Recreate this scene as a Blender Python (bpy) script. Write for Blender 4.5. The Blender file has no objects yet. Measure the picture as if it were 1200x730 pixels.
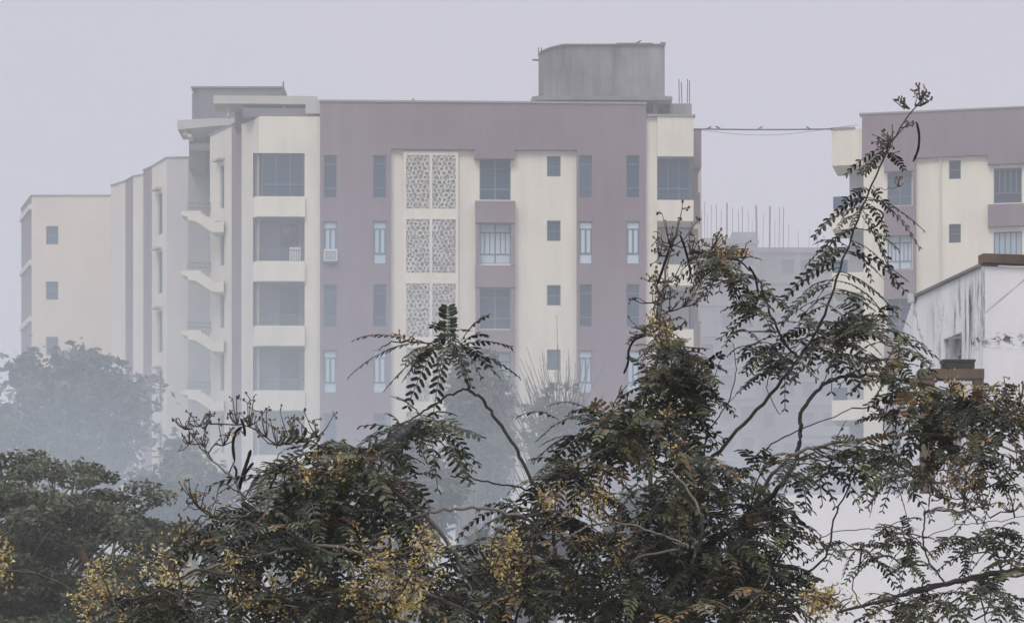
import bpy, math, random
import numpy as np
from mathutils import Vector, Matrix
R = math.radians
C = bpy.context.scene.collection
PX = 1.0
sc = bpy.context.scene
random.seed(7); rng = np.random.default_rng(11)

# ------------------------------------------------------------------ camera
F = 3528.0; HOR = 865.0; ZC = 5.0          # focal length and horizon in photo pixels (1200 wide), eye height
cam_d = bpy.data.cameras.new('camera'); cam = bpy.data.objects.new('camera', cam_d); C.objects.link(cam)
cam.location = (0, 0, ZC); cam.rotation_euler = (R(90), 0, 0)
cam_d.sensor_width = 36; cam_d.lens = 36*F/1200; cam_d.shift_y = (HOR-365)/1200
cam_d.clip_start = .1; cam_d.clip_end = 6000
sc.camera = cam
# ------------------------------------------------------------------ world, sun, exposure
w = bpy.data.worlds.new('World'); sc.world = w; w.use_nodes = True
nt = w.node_tree; nt.nodes.clear()
SUN_EL, SUN_AZ = R(48), R(200)              # azimuth measured clockwise from +Y: behind the camera, a little left
out = nt.nodes.new('ShaderNodeOutputWorld'); bg = nt.nodes.new('ShaderNodeBackground'); bg.inputs[1].default_value = .1
sky = nt.nodes.new('ShaderNodeTexSky'); sky.sky_type = 'NISHITA'; sky.sun_disc = False
sky.sun_elevation = SUN_EL; sky.sun_rotation = SUN_AZ; sky.dust_density = 6; sky.air_density = 1.5
tc = nt.nodes.new('ShaderNodeTexCoord'); sp = nt.nodes.new('ShaderNodeSeparateXYZ'); nt.links.new(tc.outputs['Generated'], sp.inputs[0])
rp = nt.nodes.new('ShaderNodeValToRGB'); nt.links.new(sp.outputs[2], rp.inputs[0])   # overcast deck, brighter overhead
rp.color_ramp.elements[0].position = 0; rp.color_ramp.elements[0].color = (.345, .335, .395, 1)
rp.color_ramp.elements[1].position = .9; rp.color_ramp.elements[1].color = (.85, .84, .94, 1)
e = rp.color_ramp.elements.new(.28); e.color = (.37, .36, .42, 1)
sc_ = nt.nodes.new('ShaderNodeVectorMath'); sc_.operation = 'SCALE'; sc_.inputs[3].default_value = 16.4
nt.links.new(rp.outputs[0], sc_.inputs[0])
mx = nt.nodes.new('ShaderNodeMix'); mx.data_type = 'RGBA'; mx.inputs[0].default_value = .93
nt.links.new(sky.outputs[0], mx.inputs[6]); nt.links.new(sc_.outputs[0], mx.inputs[7])
nt.links.new(mx.outputs[2], bg.inputs[0]); nt.links.new(bg.outputs[0], out.inputs[0])
sl = bpy.data.lights.new('sun', 'SUN'); sl.energy = 1.4; sl.angle = R(25); sl.color = (1, .95, .88)
so = bpy.data.objects.new('sun', sl); C.objects.link(so)
sd = Vector((math.sin(SUN_AZ)*math.cos(SUN_EL), math.cos(SUN_AZ)*math.cos(SUN_EL), math.sin(SUN_EL)))
so.rotation_euler = sd.to_track_quat('Z', 'Y').to_euler(); so.location = (0, -20, 60)
vs = sc.view_settings; vs.view_transform = 'Standard'; vs.look = 'None'; vs.gamma = 1; vs.use_curve_mapping = False; vs.exposure = 0.0
sc.render.engine = 'CYCLES'; cy = sc.cycles
cy.use_denoising = True; cy.max_bounces = 8; cy.volume_bounces = 4; cy.diffuse_bounces = 3; cy.transparent_max_bounces = 8
cy.use_adaptive_sampling = True; cy.adaptive_threshold = .02

# ------------------------------------------------------------------ helpers
def P(px, py, D): return Vector(((px-600)/F*D, D, ZC+(HOR-py)/F*D))
def X(px, D): return (px-600)/F*D
def Z(py, D): return ZC+(HOR-py)/F*D
def tag(o, label=None, cat=None, group=None, kind=None):
    if label: o['label'] = label
    if cat: o['category'] = cat
    if group: o['group'] = group
    if kind: o['kind'] = kind
    return o
def empty(name, loc, label, cat, group=None):
    o = bpy.data.objects.new(name, None); C.objects.link(o); o.location = loc
    return tag(o, label, cat, group)
def wloc(o):
    v = Vector((0, 0, 0))
    while o is not None: v += o.location; o = o.parent
    return v
class MB:
    def __init__(s): s.v = []; s.f = []; s.t = []
    def quad(s, *p):
        n = len(s.v); s.v += [tuple(q) for q in p]; s.f.append(tuple(range(n, n+len(p))))
    def box(s, x0, x1, y0, y1, z0, z1):
        n = len(s.v)
        s.v += [(x0,y0,z0),(x1,y0,z0),(x1,y1,z0),(x0,y1,z0),(x0,y0,z1),(x1,y0,z1),(x1,y1,z1),(x0,y1,z1)]
        s.f += [tuple(n+i for i in q) for q in ((0,3,2,1),(4,5,6,7),(0,1,5,4),(1,2,6,5),(2,3,7,6),(3,0,4,7))]
    def prism(s, pts, z0, z1, flip=False):          # plan polygon, counter-clockwise
        n = len(s.v); k = len(pts)
        s.v += [(p[0], p[1], z0) for p in pts]+[(p[0], p[1], z1) for p in pts]
        s.f += [tuple(n+i for i in reversed(range(k))), tuple(n+k+i for i in range(k))]
        s.f += [(n+i, n+(i+1) % k, n+k+(i+1) % k, n+k+i) for i in range(k)]
    def hull(s, a, b):                                # two matching rings of points -> solid
        n = len(s.v); k = len(a); s.v += [tuple(p) for p in a]+[tuple(p) for p in b]
        s.f += [tuple(n+i for i in reversed(range(k))), tuple(n+k+i for i in range(k))]
        s.f += [(n+i, n+(i+1) % k, n+k+(i+1) % k, n+k+i) for i in range(k)]
    def tube(s, pts, rad, sides=5, cap=True):
        pts = [Vector(p) for p in pts]; m = len(pts); n0 = len(s.v)
        if m < 2: return
        up = Vector((.3, .2, 1)).normalized()
        for i, p in enumerate(pts):
            t = (pts[min(i+1, m-1)]-pts[max(i-1, 0)])
            if t.length < 1e-9: t = Vector((0, 0, 1))
            t.normalize()
            a = t.cross(up)
            if a.length < .05: a = t.cross(Vector((1, 0, 0)))
            a.normalize(); b = t.cross(a)
            r = rad[i] if hasattr(rad, '__len__') else rad
            for k in range(sides):
                an = 2*math.pi*k/sides; s.v.append(tuple(p+a*(r*math.cos(an))+b*(r*math.sin(an))))
        for i in range(m-1):
            for k in range(sides):
                q = n0+i*sides; k2 = (k+1) % sides
                s.f.append((q+k, q+k2, q+sides+k2, q+sides+k))
        if cap:
            s.f.append(tuple(n0+k for k in reversed(range(sides)))); s.f.append(tuple(n0+(m-1)*sides+k for k in range(sides)))
    def ball(s, c, r, sx=1, sz=1):
        c = Vector(c); n = len(s.v)
        s.v.append((c.x, c.y, c.z+r*sz))
        for ph in (.6, -.5):
            for k in range(5):
                a = 2*math.pi*k/5+(ph < 0)*.6; q = math.sqrt(1-ph*ph)
                s.v.append((c.x+r*sx*q*math.cos(a), c.y+r*sx*q*math.sin(a), c.z+r*sz*ph))
        s.v.append((c.x, c.y, c.z-r*sz))
        for k in range(5):
            k2 = (k+1) % 5
            s.f += [(n, n+1+k, n+1+k2), (n+1+k, n+6+k, n+6+k2, n+1+k2), (n+11, n+6+k2, n+6+k)]
    def build(s, name, mat, parent=None, smooth=False, tone=None):
        me = bpy.data.meshes.new(name); o_ = wloc(parent) if parent is not None else Vector((0, 0, 0))
        v = np.array(s.v, dtype=np.float64)-np.array(o_)
        me.from_pydata(v.tolist(), [], s.f); me.materials.append(mat)
        if tone is not None:
            at = me.attributes.new('tone', 'FLOAT', 'FACE'); at.data.foreach_set('value', np.asarray(tone, dtype=np.float32))
        if smooth: me.polygons.foreach_set('use_smooth', [True]*len(me.polygons))
        me.update()
        o = bpy.data.objects.new(name, me); C.objects.link(o)
        if parent is not None: o.parent = parent
        return o
def copy_obj(o, parent):
    c = o.copy(); C.objects.link(c); c.parent = parent
    return c

# ------------------------------------------------------------------ materials
def newmat(name, col, rough=.8, spec=.3):
    m = bpy.data.materials.new(name); m.use_nodes = True
    b = m.node_tree.nodes['Principled BSDF']
    b.inputs['Base Color'].default_value = (*col, 1); b.inputs['Roughness'].default_value = rough
    b.inputs['Specular IOR Level'].default_value = spec
    return m
def N(m, t, **kw):
    n = m.node_tree.nodes.new(t)
    for k, v in kw.items(): setattr(n, k, v)
    return n
def L(m, a, b): m.node_tree.links.new(a, b)
def noise(m, scale, vec_scale=(1, 1, 1), detail=5, rough=.6, loc=(0, 0, 0)):
    g = N(m, 'ShaderNodeNewGeometry'); mp = N(m, 'ShaderNodeMapping'); mp.inputs['Scale'].default_value = vec_scale
    mp.inputs['Location'].default_value = loc
    L(m, g.outputs['Position'], mp.inputs[0]); t = N(m, 'ShaderNodeTexNoise'); t.inputs['Scale'].default_value = scale
    t.inputs['Detail'].default_value = detail; t.inputs['Roughness'].default_value = rough
    L(m, mp.outputs[0], t.inputs['Vector']); return t.outputs['Fac']
def ramp(m, fac, a, b, ca=(0, 0, 0), cb=(1, 1, 1)):
    r = N(m, 'ShaderNodeValToRGB'); L(m, fac, r.inputs[0])
    r.color_ramp.elements[0].position = a; r.color_ramp.elements[1].position = b
    r.color_ramp.elements[0].color = (*ca, 1); r.color_ramp.elements[1].color = (*cb, 1); return r.outputs[0]
def mixc(m, fac, a, b):
    x = N(m, 'ShaderNodeMix', data_type='RGBA')
    for i, q in ((6, a), (7, b)):
        if isinstance(q, tuple): x.inputs[i].default_value = (*q, 1)
        else: L(m, q, x.inputs[i])
    if isinstance(fac, float): x.inputs[0].default_value = fac
    else: L(m, fac, x.inputs[0])
    return x.outputs[2]
def mth(m, op, a, b=None):
    x = N(m, 'ShaderNodeMath', operation=op)
    for i, q in ((0, a), (1, b)):
        if q is None: continue
        if isinstance(q, (int, float)): x.inputs[i].default_value = q
        else: L(m, q, x.inputs[i])
    return x.outputs[0]
def painted(name, col, dirt=(.25, .25, .25), amt=.35, streak=1.0, rough=.85, loc=(0, 0, 0)):
    m = newmat(name, col, rough)
    s1 = ramp(m, noise(m, 1.1*streak, (1, 1, .12), 6, .65, loc), .42, .78)      # runs down the wall
    s2 = ramp(m, noise(m, .35, (1, 1, 1), 5, .6, loc), .35, .75)
    d = mth(m, 'MULTIPLY', mth(m, 'ADD', mth(m, 'MULTIPLY', s1, .6), mth(m, 'MULTIPLY', s2, .5)), amt)
    c = mixc(m, d, col, dirt)
    b = m.node_tree.nodes['Principled BSDF']; L(m, c, b.inputs['Base Color'])
    bp = N(m, 'ShaderNodeBump'); bp.inputs['Strength'].default_value = .15; bp.inputs['Distance'].default_value = .02
    L(m, noise(m, 12), bp.inputs['Height']); L(m, bp.outputs[0], b.inputs['Normal'])
    return m
M = {}
M['cream'] = painted('cream_paint', (.79, .74, .615), (.38, .36, .33), .42, 1.8)
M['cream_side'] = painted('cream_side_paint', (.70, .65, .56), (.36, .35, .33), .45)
M['brown'] = painted('mauve_brown_paint', (.195, .138, .165), (.28, .23, .25), .7, 1.8)
M['trimc'] = painted('jamb_paint', (.62, .60, .56), (.4, .4, .4), .3)
M['concrete'] = painted('raw_concrete', (.25, .25, .255), (.10, .10, .105), 1.0, 1.6)
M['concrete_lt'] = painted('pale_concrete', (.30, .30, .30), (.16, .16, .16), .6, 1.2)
M['slab'] = painted('roof_slab_paint', (.50, .48, .43), (.3, .3, .3), .5)
M['jali'] = painted('screen_cement', (.66, .63, .57), (.38, .37, .35), .4)
M['dark'] = newmat('dark_interior', (.05, .055, .065), .9)
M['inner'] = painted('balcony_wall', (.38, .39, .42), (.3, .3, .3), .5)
M['glass'] = newmat('window_glass', (.012, .055, .11), .2, .2)
M['pale_glass'] = painted('curtained_glass', (.46, .56, .64), (.34, .42, .5), .35, 3, .3)
M['glass_dim'] = newmat('window_glass_deep', (.008, .036, .075), .3, .2)
M['glass_lit'] = painted('window_glass_drapes', (.03, .085, .14), (.07, .10, .13), .6, 4, .3)
M['pale_glass_dim'] = painted('drapes_behind_glass', (.38, .47, .55), (.25, .33, .4), .6, 4, .3)
M['pale_glass_lit'] = painted('bright_drapes', (.52, .61, .68), (.40, .48, .54), .4, 4, .3)
M['frame'] = newmat('window_frame', (.11, .15, .18), .5)
M['frame2'] = newmat('window_frame_light', (.10, .16, .21), .5)
M['rail'] = newmat('metal_railing', (.10, .12, .14), .5)
M['rebar'] = newmat('rusty_rebar', (.10, .075, .065), .85)
M['cable'] = newmat('black_cable', (.02, .02, .022), .6)
M['bird'] = newmat('dark_feathers', (.02, .02, .022), .7)
M['white_metal'] = newmat('white_metal', (.6, .62, .62), .5)
M['blue_plastic'] = newmat('blue_plastic', (.05, .09, .15), .5)
M['ground'] = painted('dry_grass_ground', (.10, .095, .06), (.06, .07, .035), .9)
M['bark'] = painted('grey_bark', (.065, .055, .048), (.035, .03, .028), .9, 12)
M['bark_far'] = painted('far_bark', (.16, .14, .12), (.06, .055, .05), .7, 3)
M['twig'] = painted('pale_twig', (.13, .11, .095), (.04, .03, .026), .9, 20)
M['pale_branch'] = painted('pale_branch', (.26, .23, .20), (.09, .08, .07), .9, 14)
M['grey_shade'] = painted('shade_greyed_wall', (.56, .53, .50), (.34, .33, .33), .6)  # shade of the recess put into a greyer wall colour
M['lift'] = painted('dark_plaster', (.17, .16, .175), (.10, .10, .11), .8)
M['pod'] = newmat('black_seed_pod', (.008, .006, .006), .7, .2)
M['rustbrown'] = painted('weathered_brown_stone', (.17, .105, .065), (.045, .035, .03), 1.3, 3)
def leafmat(name, stops, rough=.5, trans=.25):
    m = newmat(name, (.05, .07, .03), rough, .5); b = m.node_tree.nodes['Principled BSDF']
    a = N(m, 'ShaderNodeAttribute'); a.attribute_name = 'tone'
    r = N(m, 'ShaderNodeValToRGB'); L(m, a.outputs['Fac'], r.inputs[0])
    el = r.color_ramp.elements
    while len(el) < len(stops): el.new(.5)
    for i, (p_, c_) in enumerate(stops): el[i].position = p_; el[i].color = (*c_, 1)
    L(m, r.outputs[0], b.inputs['Base Color'])
    if trans:
        t = N(m, 'ShaderNodeBsdfTranslucent'); L(m, r.outputs[0], t.inputs[0])
        mix = N(m, 'ShaderNodeMixShader'); mix.inputs[0].default_value = trans
        o = m.node_tree.nodes['Material Output']; L(m, b.outputs[0], mix.inputs[1]); L(m, t.outputs[0], mix.inputs[2]); L(m, mix.outputs[0], o.inputs[0])
    return m
M['leaf'] = leafmat('pinnate_leaf', rough=.38, trans=.15, stops= [(0, (.007, .011, .005)), (.25, (.020, .030, .010)), (.45, (.062, .080, .026)), (.65, (.16, .17, .075)), (.80, (.17, .15, .08)), (.87, (.17, .10, .06)), (1, (.36, .23, .09))])
M['flower'] = leafmat('dry_blossom', [(0, (.10, .055, .035)), (.3, (.24, .15, .09)), (.55, (.55, .41, .13)), (.8, (.74, .58, .22)), (1, (.80, .72, .52))], .7)
M['leaf_mid'] = leafmat('mid_tree_leaf', [(0, (.045, .06, .035)), (.5, (.075, .092, .05)), (1, (.15, .16, .10))], .6, .2)
M['leaf_far'] = leafmat('far_tree_leaf', [(0, (.008, .012, .008)), (.5, (.028, .036, .024)), (1, (.15, .16, .11))], .7, .2)

# weathered white plaster of the near house
def stained_white():
    m = newmat('weathered_white_plaster', (.8, .8, .82), .9); b = m.node_tree.nodes['Principled BSDF']
    g = N(m, 'ShaderNodeNewGeometry'); s = N(m, 'ShaderNodeSeparateXYZ'); L(m, g.outputs['Position'], s.inputs[0])
    z = s.outputs[2]; x = s.outputs[0]; y = s.outputs[1]
    def band(a, b_, c, d):                        # 0..1..1..0 over height
        u = mth(m, 'MULTIPLY', mth(m, 'SUBTRACT', z, a), 1/(b_-a)); v = mth(m, 'MULTIPLY', mth(m, 'SUBTRACT', d, z), 1/(d-c))
        k = mth(m, 'MINIMUM', mth(m, 'MINIMUM', u, v), 1.0); return mth(m, 'MAXIMUM', k, 0.0)
    top = Z(312, 35)
    st = ramp(m, noise(m, 7, (1, 1, .10), 7, .75), .47, .56)
    br = ramp(m, noise(m, 2.6, (1, 1, .5), 4, .6, (3, 1, 7)), .44, .58)
    k1 = mth(m, 'MULTIPLY', mth(m, 'MULTIPLY', st, br), band(top-1.7, top-.45, top-.3, top+.1))
    k1 = mth(m, 'MULTIPLY', k1, mth(m, 'MULTIPLY', ramp(m, mth(m, 'SUBTRACT', x, 4.6), .50, .66), mth(m, 'LESS_THAN', x, 5.50)))
    p2 = ramp(m, noise(m, 9, (1, 1, 1.6), 6, .7, (5, 5, 2)), .50, .55)
    zc = Z(394, 35); k2 = mth(m, 'MULTIPLY', mth(m, 'MULTIPLY', p2, mth(m, 'GREATER_THAN', x, 5.40)), band(zc-.16, zc-.03, zc+.0, zc+.06))
    p3 = ramp(m, noise(m, 14, (1, 1, .35), 6, .75, (1, 9, 4)), .68, .72)
    k = mth(m, 'MAXIMUM', mth(m, 'MAXIMUM', k1, k2), mth(m, 'MULTIPLY', p3, .6))
    # wandering cracks
    vo = N(m, 'ShaderNodeTexVoronoi', feature='DISTANCE_TO_EDGE'); vo.inputs['Scale'].default_value = .9
    cb = N(m, 'ShaderNodeCombineXYZ'); nn = noise(m, 3.0, (1, 1, 1), 6, .7)
    L(m, mth(m, 'ADD', mth(m, 'ADD', x, y), mth(m, 'MULTIPLY', nn, .7)), cb.inputs[0]); L(m, mth(m, 'ADD', z, mth(m, 'MULTIPLY', nn, .5)), cb.inputs[2])
    L(m, cb.outputs[0], vo.inputs['Vector'])
    cr = mth(m, 'MULTIPLY', mth(m, 'LESS_THAN', vo.outputs['Distance'], .010), ramp(m, noise(m, 1.2, (1, 1, 1), 3, .5, (8, 2, 2)), .45, .6))
    k = mth(m, 'MAXIMUM', k, mth(m, 'MULTIPLY', cr, .7))
    base = mixc(m, ramp(m, noise(m, 1.5, (1, 1, .5), 6, .65), .35, .75), (.88, .88, .91), (.74, .73, .75))
    c = mixc(m, k, base, (.07, .07, .08)); L(m, c, b.inputs['Base Color'])
    bp = N(m, 'ShaderNodeBump'); bp.inputs['Strength'].default_value = .4; bp.inputs['Distance'].default_value = .01
    L(m, noise(m, 25), bp.inputs['Height']); L(m, bp.outputs[0], b.inputs['Normal'])
    return m
M['plaster'] = stained_white()
M['plaster_low'] = painted('low_wall_whitewash', (.90, .90, .93), (.5, .5, .52), .35)

# ------------------------------------------------------------------ ground and air
g = MB(); n_ = 24
for i in range(n_):
    for j in range(n_):
        a, b = -1500+i*125, -1500+j*125; g.quad((a, b, 0), (a+125, b, 0), (a+125, b+125, 0), (a, b+125, 0))
tag(g.build('ground', M['ground']), kind='structure')
def volmat(name, dens, col, ani=.0):
    m = bpy.data.materials.new(name); m.use_nodes = True; m.node_tree.nodes.clear()
    o = N(m, 'ShaderNodeOutputMaterial'); v = N(m, 'ShaderNodeVolumePrincipled')
    v.inputs['Color'].default_value = (*col, 1); v.inputs['Density'].default_value = dens; v.inputs['Anisotropy'].default_value = ani
    L(m, v.outputs[0], o.inputs['Volume']); return m
h = MB(); h.box(-1600, 1600, -1600, 1600, -1, 75)
tag(h.build('haze', volmat('haze_air', .0023, (.945, .965, 1.0))), kind='stuff')
# a bank of low mist and smoke lying between the near trees and the flats, its top uneven
mk = MB(); nx, ny = 60, 40; x0, x1, y0, y1 = -55., 50., 44., 134.
def mtop(x, y):
    return 12.6+.8*math.sin(x*.06+.5)*math.cos(y*.05)+.25*math.sin(x*.17+y*.05+1)+1.0*math.exp(-((x+13)/14)**2)
def front(x): k = min(1, max(0, (x+4)/5)); return 30+(y0-30)*k*k*(3-2*k)
gv = [[(x0+(x1-x0)*i/nx, front(x0+(x1-x0)*i/nx)+(y1-front(x0+(x1-x0)*i/nx))*j/ny) for j in range(ny+1)] for i in range(nx+1)]
for i in range(nx+1):
    for j in range(ny+1): mk.v.append((*gv[i][j], mtop(*gv[i][j])))
for i in range(nx+1):
    for j in range(ny+1): mk.v.append((*gv[i][j], .1))
K = (nx+1)*(ny+1); I = lambda i, j: i*(ny+1)+j
for i in range(nx):
    for j in range(ny):
        mk.f += [(I(i, j), I(i+1, j), I(i+1, j+1), I(i, j+1)), (K+I(i, j), K+I(i, j+1), K+I(i+1, j+1), K+I(i+1, j))]
for i in range(nx):
    mk.f += [(K+I(i, 0), K+I(i+1, 0), I(i+1, 0), I(i, 0)), (I(i, ny), I(i+1, ny), K+I(i+1, ny), K+I(i, ny))]
for j in range(ny):
    mk.f += [(I(0, j), I(0, j+1), K+I(0, j+1), K+I(0, j)), (K+I(nx, j), K+I(nx, j+1), I(nx, j+1), I(nx, j))]
tag(mk.build('mist', volmat('low_mist', .0105, (.82, .925, 1.0))), kind='stuff')

# ------------------------------------------------------------------ facade tools
class Face:
    """a vertical plane; origin O, direction d (to the right seen from outside)"""
    def __init__(s, A, B):
        s.O = Vector(A[:2]); v = Vector(B[:2])-s.O; s.len = v.length; s.d = v.normalized(); s.n = Vector((s.d.y, -s.d.x))
    def hit(s, px, off=0):
        k = (px-600)/F; O = s.O+s.n*off            # x = k*y ; O.x+u dx = k (O.y+u dy)
        u = (k*O.y-O.x)/(s.d.x-k*s.d.y); return u, O.y+u*s.d.y
    def pt(s, u, z, off=0): q = s.O+s.d*u+s.n*off; return (q.x, q.y, z)
    def rect(s, px0, px1, py0, py1, off=0):        # -> u0,u1,z0,z1
        u0, D0 = s.hit(px0, off); u1, D1 = s.hit(px1, off); D = (D0+D1)/2
        return u0, u1, Z(py1, D), Z(py0, D)
    def box(s, mb, u0, u1, z0, z1, o0, o1):        # o0 back, o1 front (outward +)
        c = [s.O+s.d*u+s.n*o for u, o in ((u0, o1), (u1, o1), (u1, o0), (u0, o0))]
        mb.prism([(p.x, p.y) for p in c], z0, z1)
    def pbox(s, mb, px0, px1, py0, py1, o0, o1):
        u0, u1, z0, z1 = s.rect(px0, px1, py0, py1, o1); s.box(mb, u0, u1, z0, z1, o0, o1)
    def wall(s, mb, u0, u1, z0, z1, off=0, holes=(), reveal=.3, rmb=None, ret=0):
        us = sorted({u0, u1, *[h[0] for h in holes], *[h[1] for h in holes]}); us = [u for u in us if u0-1e-6 <= u <= u1+1e-6]
        for a, b in zip(us, us[1:]):
            hs = sorted((h[2], h[3]) for h in holes if h[0] <= a+1e-6 and h[1] >= b-1e-6); z = z0
            for c, d in hs+[(z1, z1)]:
                if c-z > 1e-4: mb.quad(s.pt(a, z, off), s.pt(b, z, off), s.pt(b, c, off), s.pt(a, c, off))
                z = max(z, d)
        r = rmb or mb; i = off-reveal
        for a, b, c, d in holes:
            p, q = s.pt, r.quad
            q(p(a, c, off), p(a, c, i), p(a, d, i), p(a, d, off)); q(p(b, c, i), p(b, c, off), p(b, d, off), p(b, d, i))
            q(p(a, c, i), p(a, c, off), p(b, c, off), p(b, c, i)); q(p(a, d, off), p(a, d, i), p(b, d, i), p(b, d, off))
        if ret:
            for u in (u0, u1): mb.quad(s.pt(u, z0, off), s.pt(u, z0, off-ret), s.pt(u, z1, off-ret), s.pt(u, z1, off))
            mb.quad(s.pt(u0, z1, off), s.pt(u1, z1, off), s.pt(u1, z1, off-ret), s.pt(u0, z1, off-ret))
            mb.quad(s.pt(u0, z0, off-ret), s.pt(u1, z0, off-ret), s.pt(u1, z0, off), s.pt(u0, z0, off))
WIN = {}
def window(face, parent, u0, u1, z0, z1, off, style):
    """a framed window set in its opening; copies share their meshes"""
    W_, H_ = round(u1-u0, 1), round(z1-z0, 1); var = random.randint(0, 2); key = (W_, H_, style, var)
    p = face.pt(u0, z0, off-.14); rot = math.atan2(face.d.y, face.d.x)
    if key in WIN:
        f0, ch = WIN[key]; f = copy_obj(f0, parent)
        for c_ in ch: copy_obj(c_, f)
    else:
        W, H = u1-u0, z1-z0; t = .05
        fr = MB(); pn = MB(); cu = MB()
        fr.box(0, t, -.03, .05, 0, H); fr.box(W-t, W, -.03, .05, 0, H); fr.box(t, W-t, -.03, .05, 0, t); fr.box(t, W-t, -.03, .05, H-t, H)
        def v(x, a, b, w_=.045): fr.box(x-w_/2, x+w_/2, -.025, .045, a, b)
        def hz(z, a, b, w_=.045): fr.box(a, b, -.022, .042, z-w_/2, z+w_/2)
        if style == 'pale_narrow':
            hz(H*.82, t, W-t, .06); hz(H*.25, t, W-t, .09); v(W*.5, H*.25, H*.82, .09); v(t+.03, H*.25, H*.82, .05); v(W-t-.03, H*.25, H*.82, .05)
        elif style == 'pale_wide':
            hz(H*.78, t, W-t, .06); hz(H*.24, t, W-t, .06); v(W*.5, t, H-t, .07)
            for q in (.17, .33, .67, .83): v(W*q, H*.24, H*.78, .05)
        elif style == 'dark_wide':
            hz(H*.78, t, W-t, .05); hz(H*.27, t, W-t, .07); v(W*.5, t, H-t, .07)
        elif style == 'dark_narrow':
            hz(H*.80, t, W-t, .05); hz(H*.24, t, W-t, .05)
        elif style in ('barred', 'bars_dark'):
            hz(H*.3, t, W-t, .05)
            for q in (.2, .4, .6, .8): v(W*q, H*.3, H-t, .06)
        elif style == 'small':
            hz(H*.5, t, W-t, .04)
        elif style == 'glazed':
            hz(H*.3, t, W-t, .05)
            for q in (.33, .66): v(W*q, t, H-t, .04)
        pale = style.startswith('pale')
        pn.box(t*.5, W-t*.5, .0, .02, t*.5, H-t*.5)
        f = fr.build('window', M['frame2' if pale else 'frame'], None); f.parent = parent
        pobj = pn.build('pane', M[('pale_glass' if pale or style == 'barred' else 'glass')+('', '_dim', '_lit')[var]], None); pobj.parent = f
        WIN[key] = (f, [pobj])
    f.location = Vector(p)-wloc(parent); f.rotation_euler = (0, 0, rot)
    return f
def jali(mb, face, u0, u1, z0, z1, off, cols, rows, seed):
    r_ = random.Random(seed); cw, chh = (u1-u0)/cols, (z1-z0)/rows
    J = {}
    def V(a, b):                                   # jittered hexagon corner
        k = (round(a*1000), round(b*1000))
        if k not in J: J[k] = (a+r_.uniform(-.36, .36)*cw, b+r_.uniform(-.36, .36)*chh)
        x, z = J[k]; return (min(max(x, u0), u1), min(max(z, z0), z1))
    for j in range(rows+1):
        for i in range(-1, cols+1):
            cx = u0+(i+.5+(j % 2)*.5)*cw; cz = z0+(j+.0)*chh
            ring = [V(cx+a*cw, cz+b*chh) for a, b in ((0, -.66), (.5, -.33), (.5, .33), (0, .66), (-.5, .33), (-.5, -.33))]
            mx_, mz_ = sum(q[0] for q in ring)/6, sum(q[1] for q in ring)/6
            if not (u0 < mx_ < u1 and z0 < mz_ < z1): continue
            k = r_.uniform(.46, .80)
            inn = [(mx_+(q[0]-mx_)*k, mz_+(q[1]-mz_)*k) for q in ring]
            for a in range(6):
                b = (a+1) % 6
                mb.quad(face.pt(*ring[a], off), face.pt(*ring[b], off), face.pt(*inn[b], off), face.pt(*inn[a], off))
                mb.quad(face.pt(*inn[a], off), face.pt(*inn[b], off), face.pt(*inn[b], off-.09), face.pt(*inn[a], off-.09))

ROOF = ZC+29.5
# ------------------------------------------------------------------ main apartment building
bA = empty('apartment_building', (X(560, 150), 150, 0), 'six storey cream and mauve brown apartment block with a concrete tank on its roof', 'building')
A0 = (X(375, 139.9), 139.9); A1 = (X(757, 140.45), 140.45)
fa = Face(A0, A1)
cream, brown, jamb, side = MB(), MB(), MB(), MB()
rows = range(0, 6); S = 75.5
narrow = [(379, 395), (437, 453), (678.5, 694.5), (734, 750)]
wins = []
def U(px, off=0): return fa.hit(px, off)[0]
def hole(a, b, c, d, off): return fa.rect(a, b, c, d, off)
PO = .28
# mauve bays, proud of the cream wall
for (a, b, cols_) in ((375, 458, narrow[:2]), (676, 757, narrow[2:])):
    hs = []
    for k in rows:
        for (p, q) in cols_:
            t, bt = (182, 232) if k % 2 == 0 else (183.5, 234)
            r_ = hole(p, q, t+S*k, bt+S*k, PO); hs.append(r_); wins.append((r_, PO, 'dark_narrow' if k % 2 == 0 else 'pale_narrow'))
    fa.wall(brown, U(a, PO), U(b, PO), 0, ROOF, PO, hs, .3, jamb, PO)
u458, u676 = U(458, PO), U(676, PO)
ztop = fa.rect(458, 603, 100, 175, PO)[2]
fa.wall(brown, u458, u676, ztop, ROOF, PO, [], ret=PO)
# projecting spandrels and mauve bay of the wide windows
hs = []
for k in rows:
    t, bt = (187, 234.5) if k % 2 == 0 else (186.5, 233.5)
    r_ = hole(562, 598.5, t+S*k, bt+S*k, 0); hs.append(r_); wins.append((r_, 0, 'dark_wide' if k % 2 == 0 else 'pale_wide'))
hs_small = []
for k in rows:
    r_ = hole(641, 657, 183+S*k, 207+S*k, 0); hs_small.append(r_); wins.append((r_, 0, 'small'))
fa.wall(cream, u458, u676, 0, ztop, 0, hs+hs_small, .3, jamb)
for k in rows:
    o_ = MB(); fa.pbox(o_, 557, 604, 235.5+S*k, 261+S*k, .002, .45); o_.build('spandrel_panel', M['brown'], bA)
fa.pbox(brown, 556, 603, 175.3, 186, .002, .40)
for k in (2, 3, 4, 5):                              # mauve cheeks beside the wide windows lower down
    for a, b in ((557.5, 561.5), (599, 603.5)): fa.pbox(brown, a, b, 187+S*(k-1)+.3, 235+S*(k-1), .002, .40)
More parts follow.
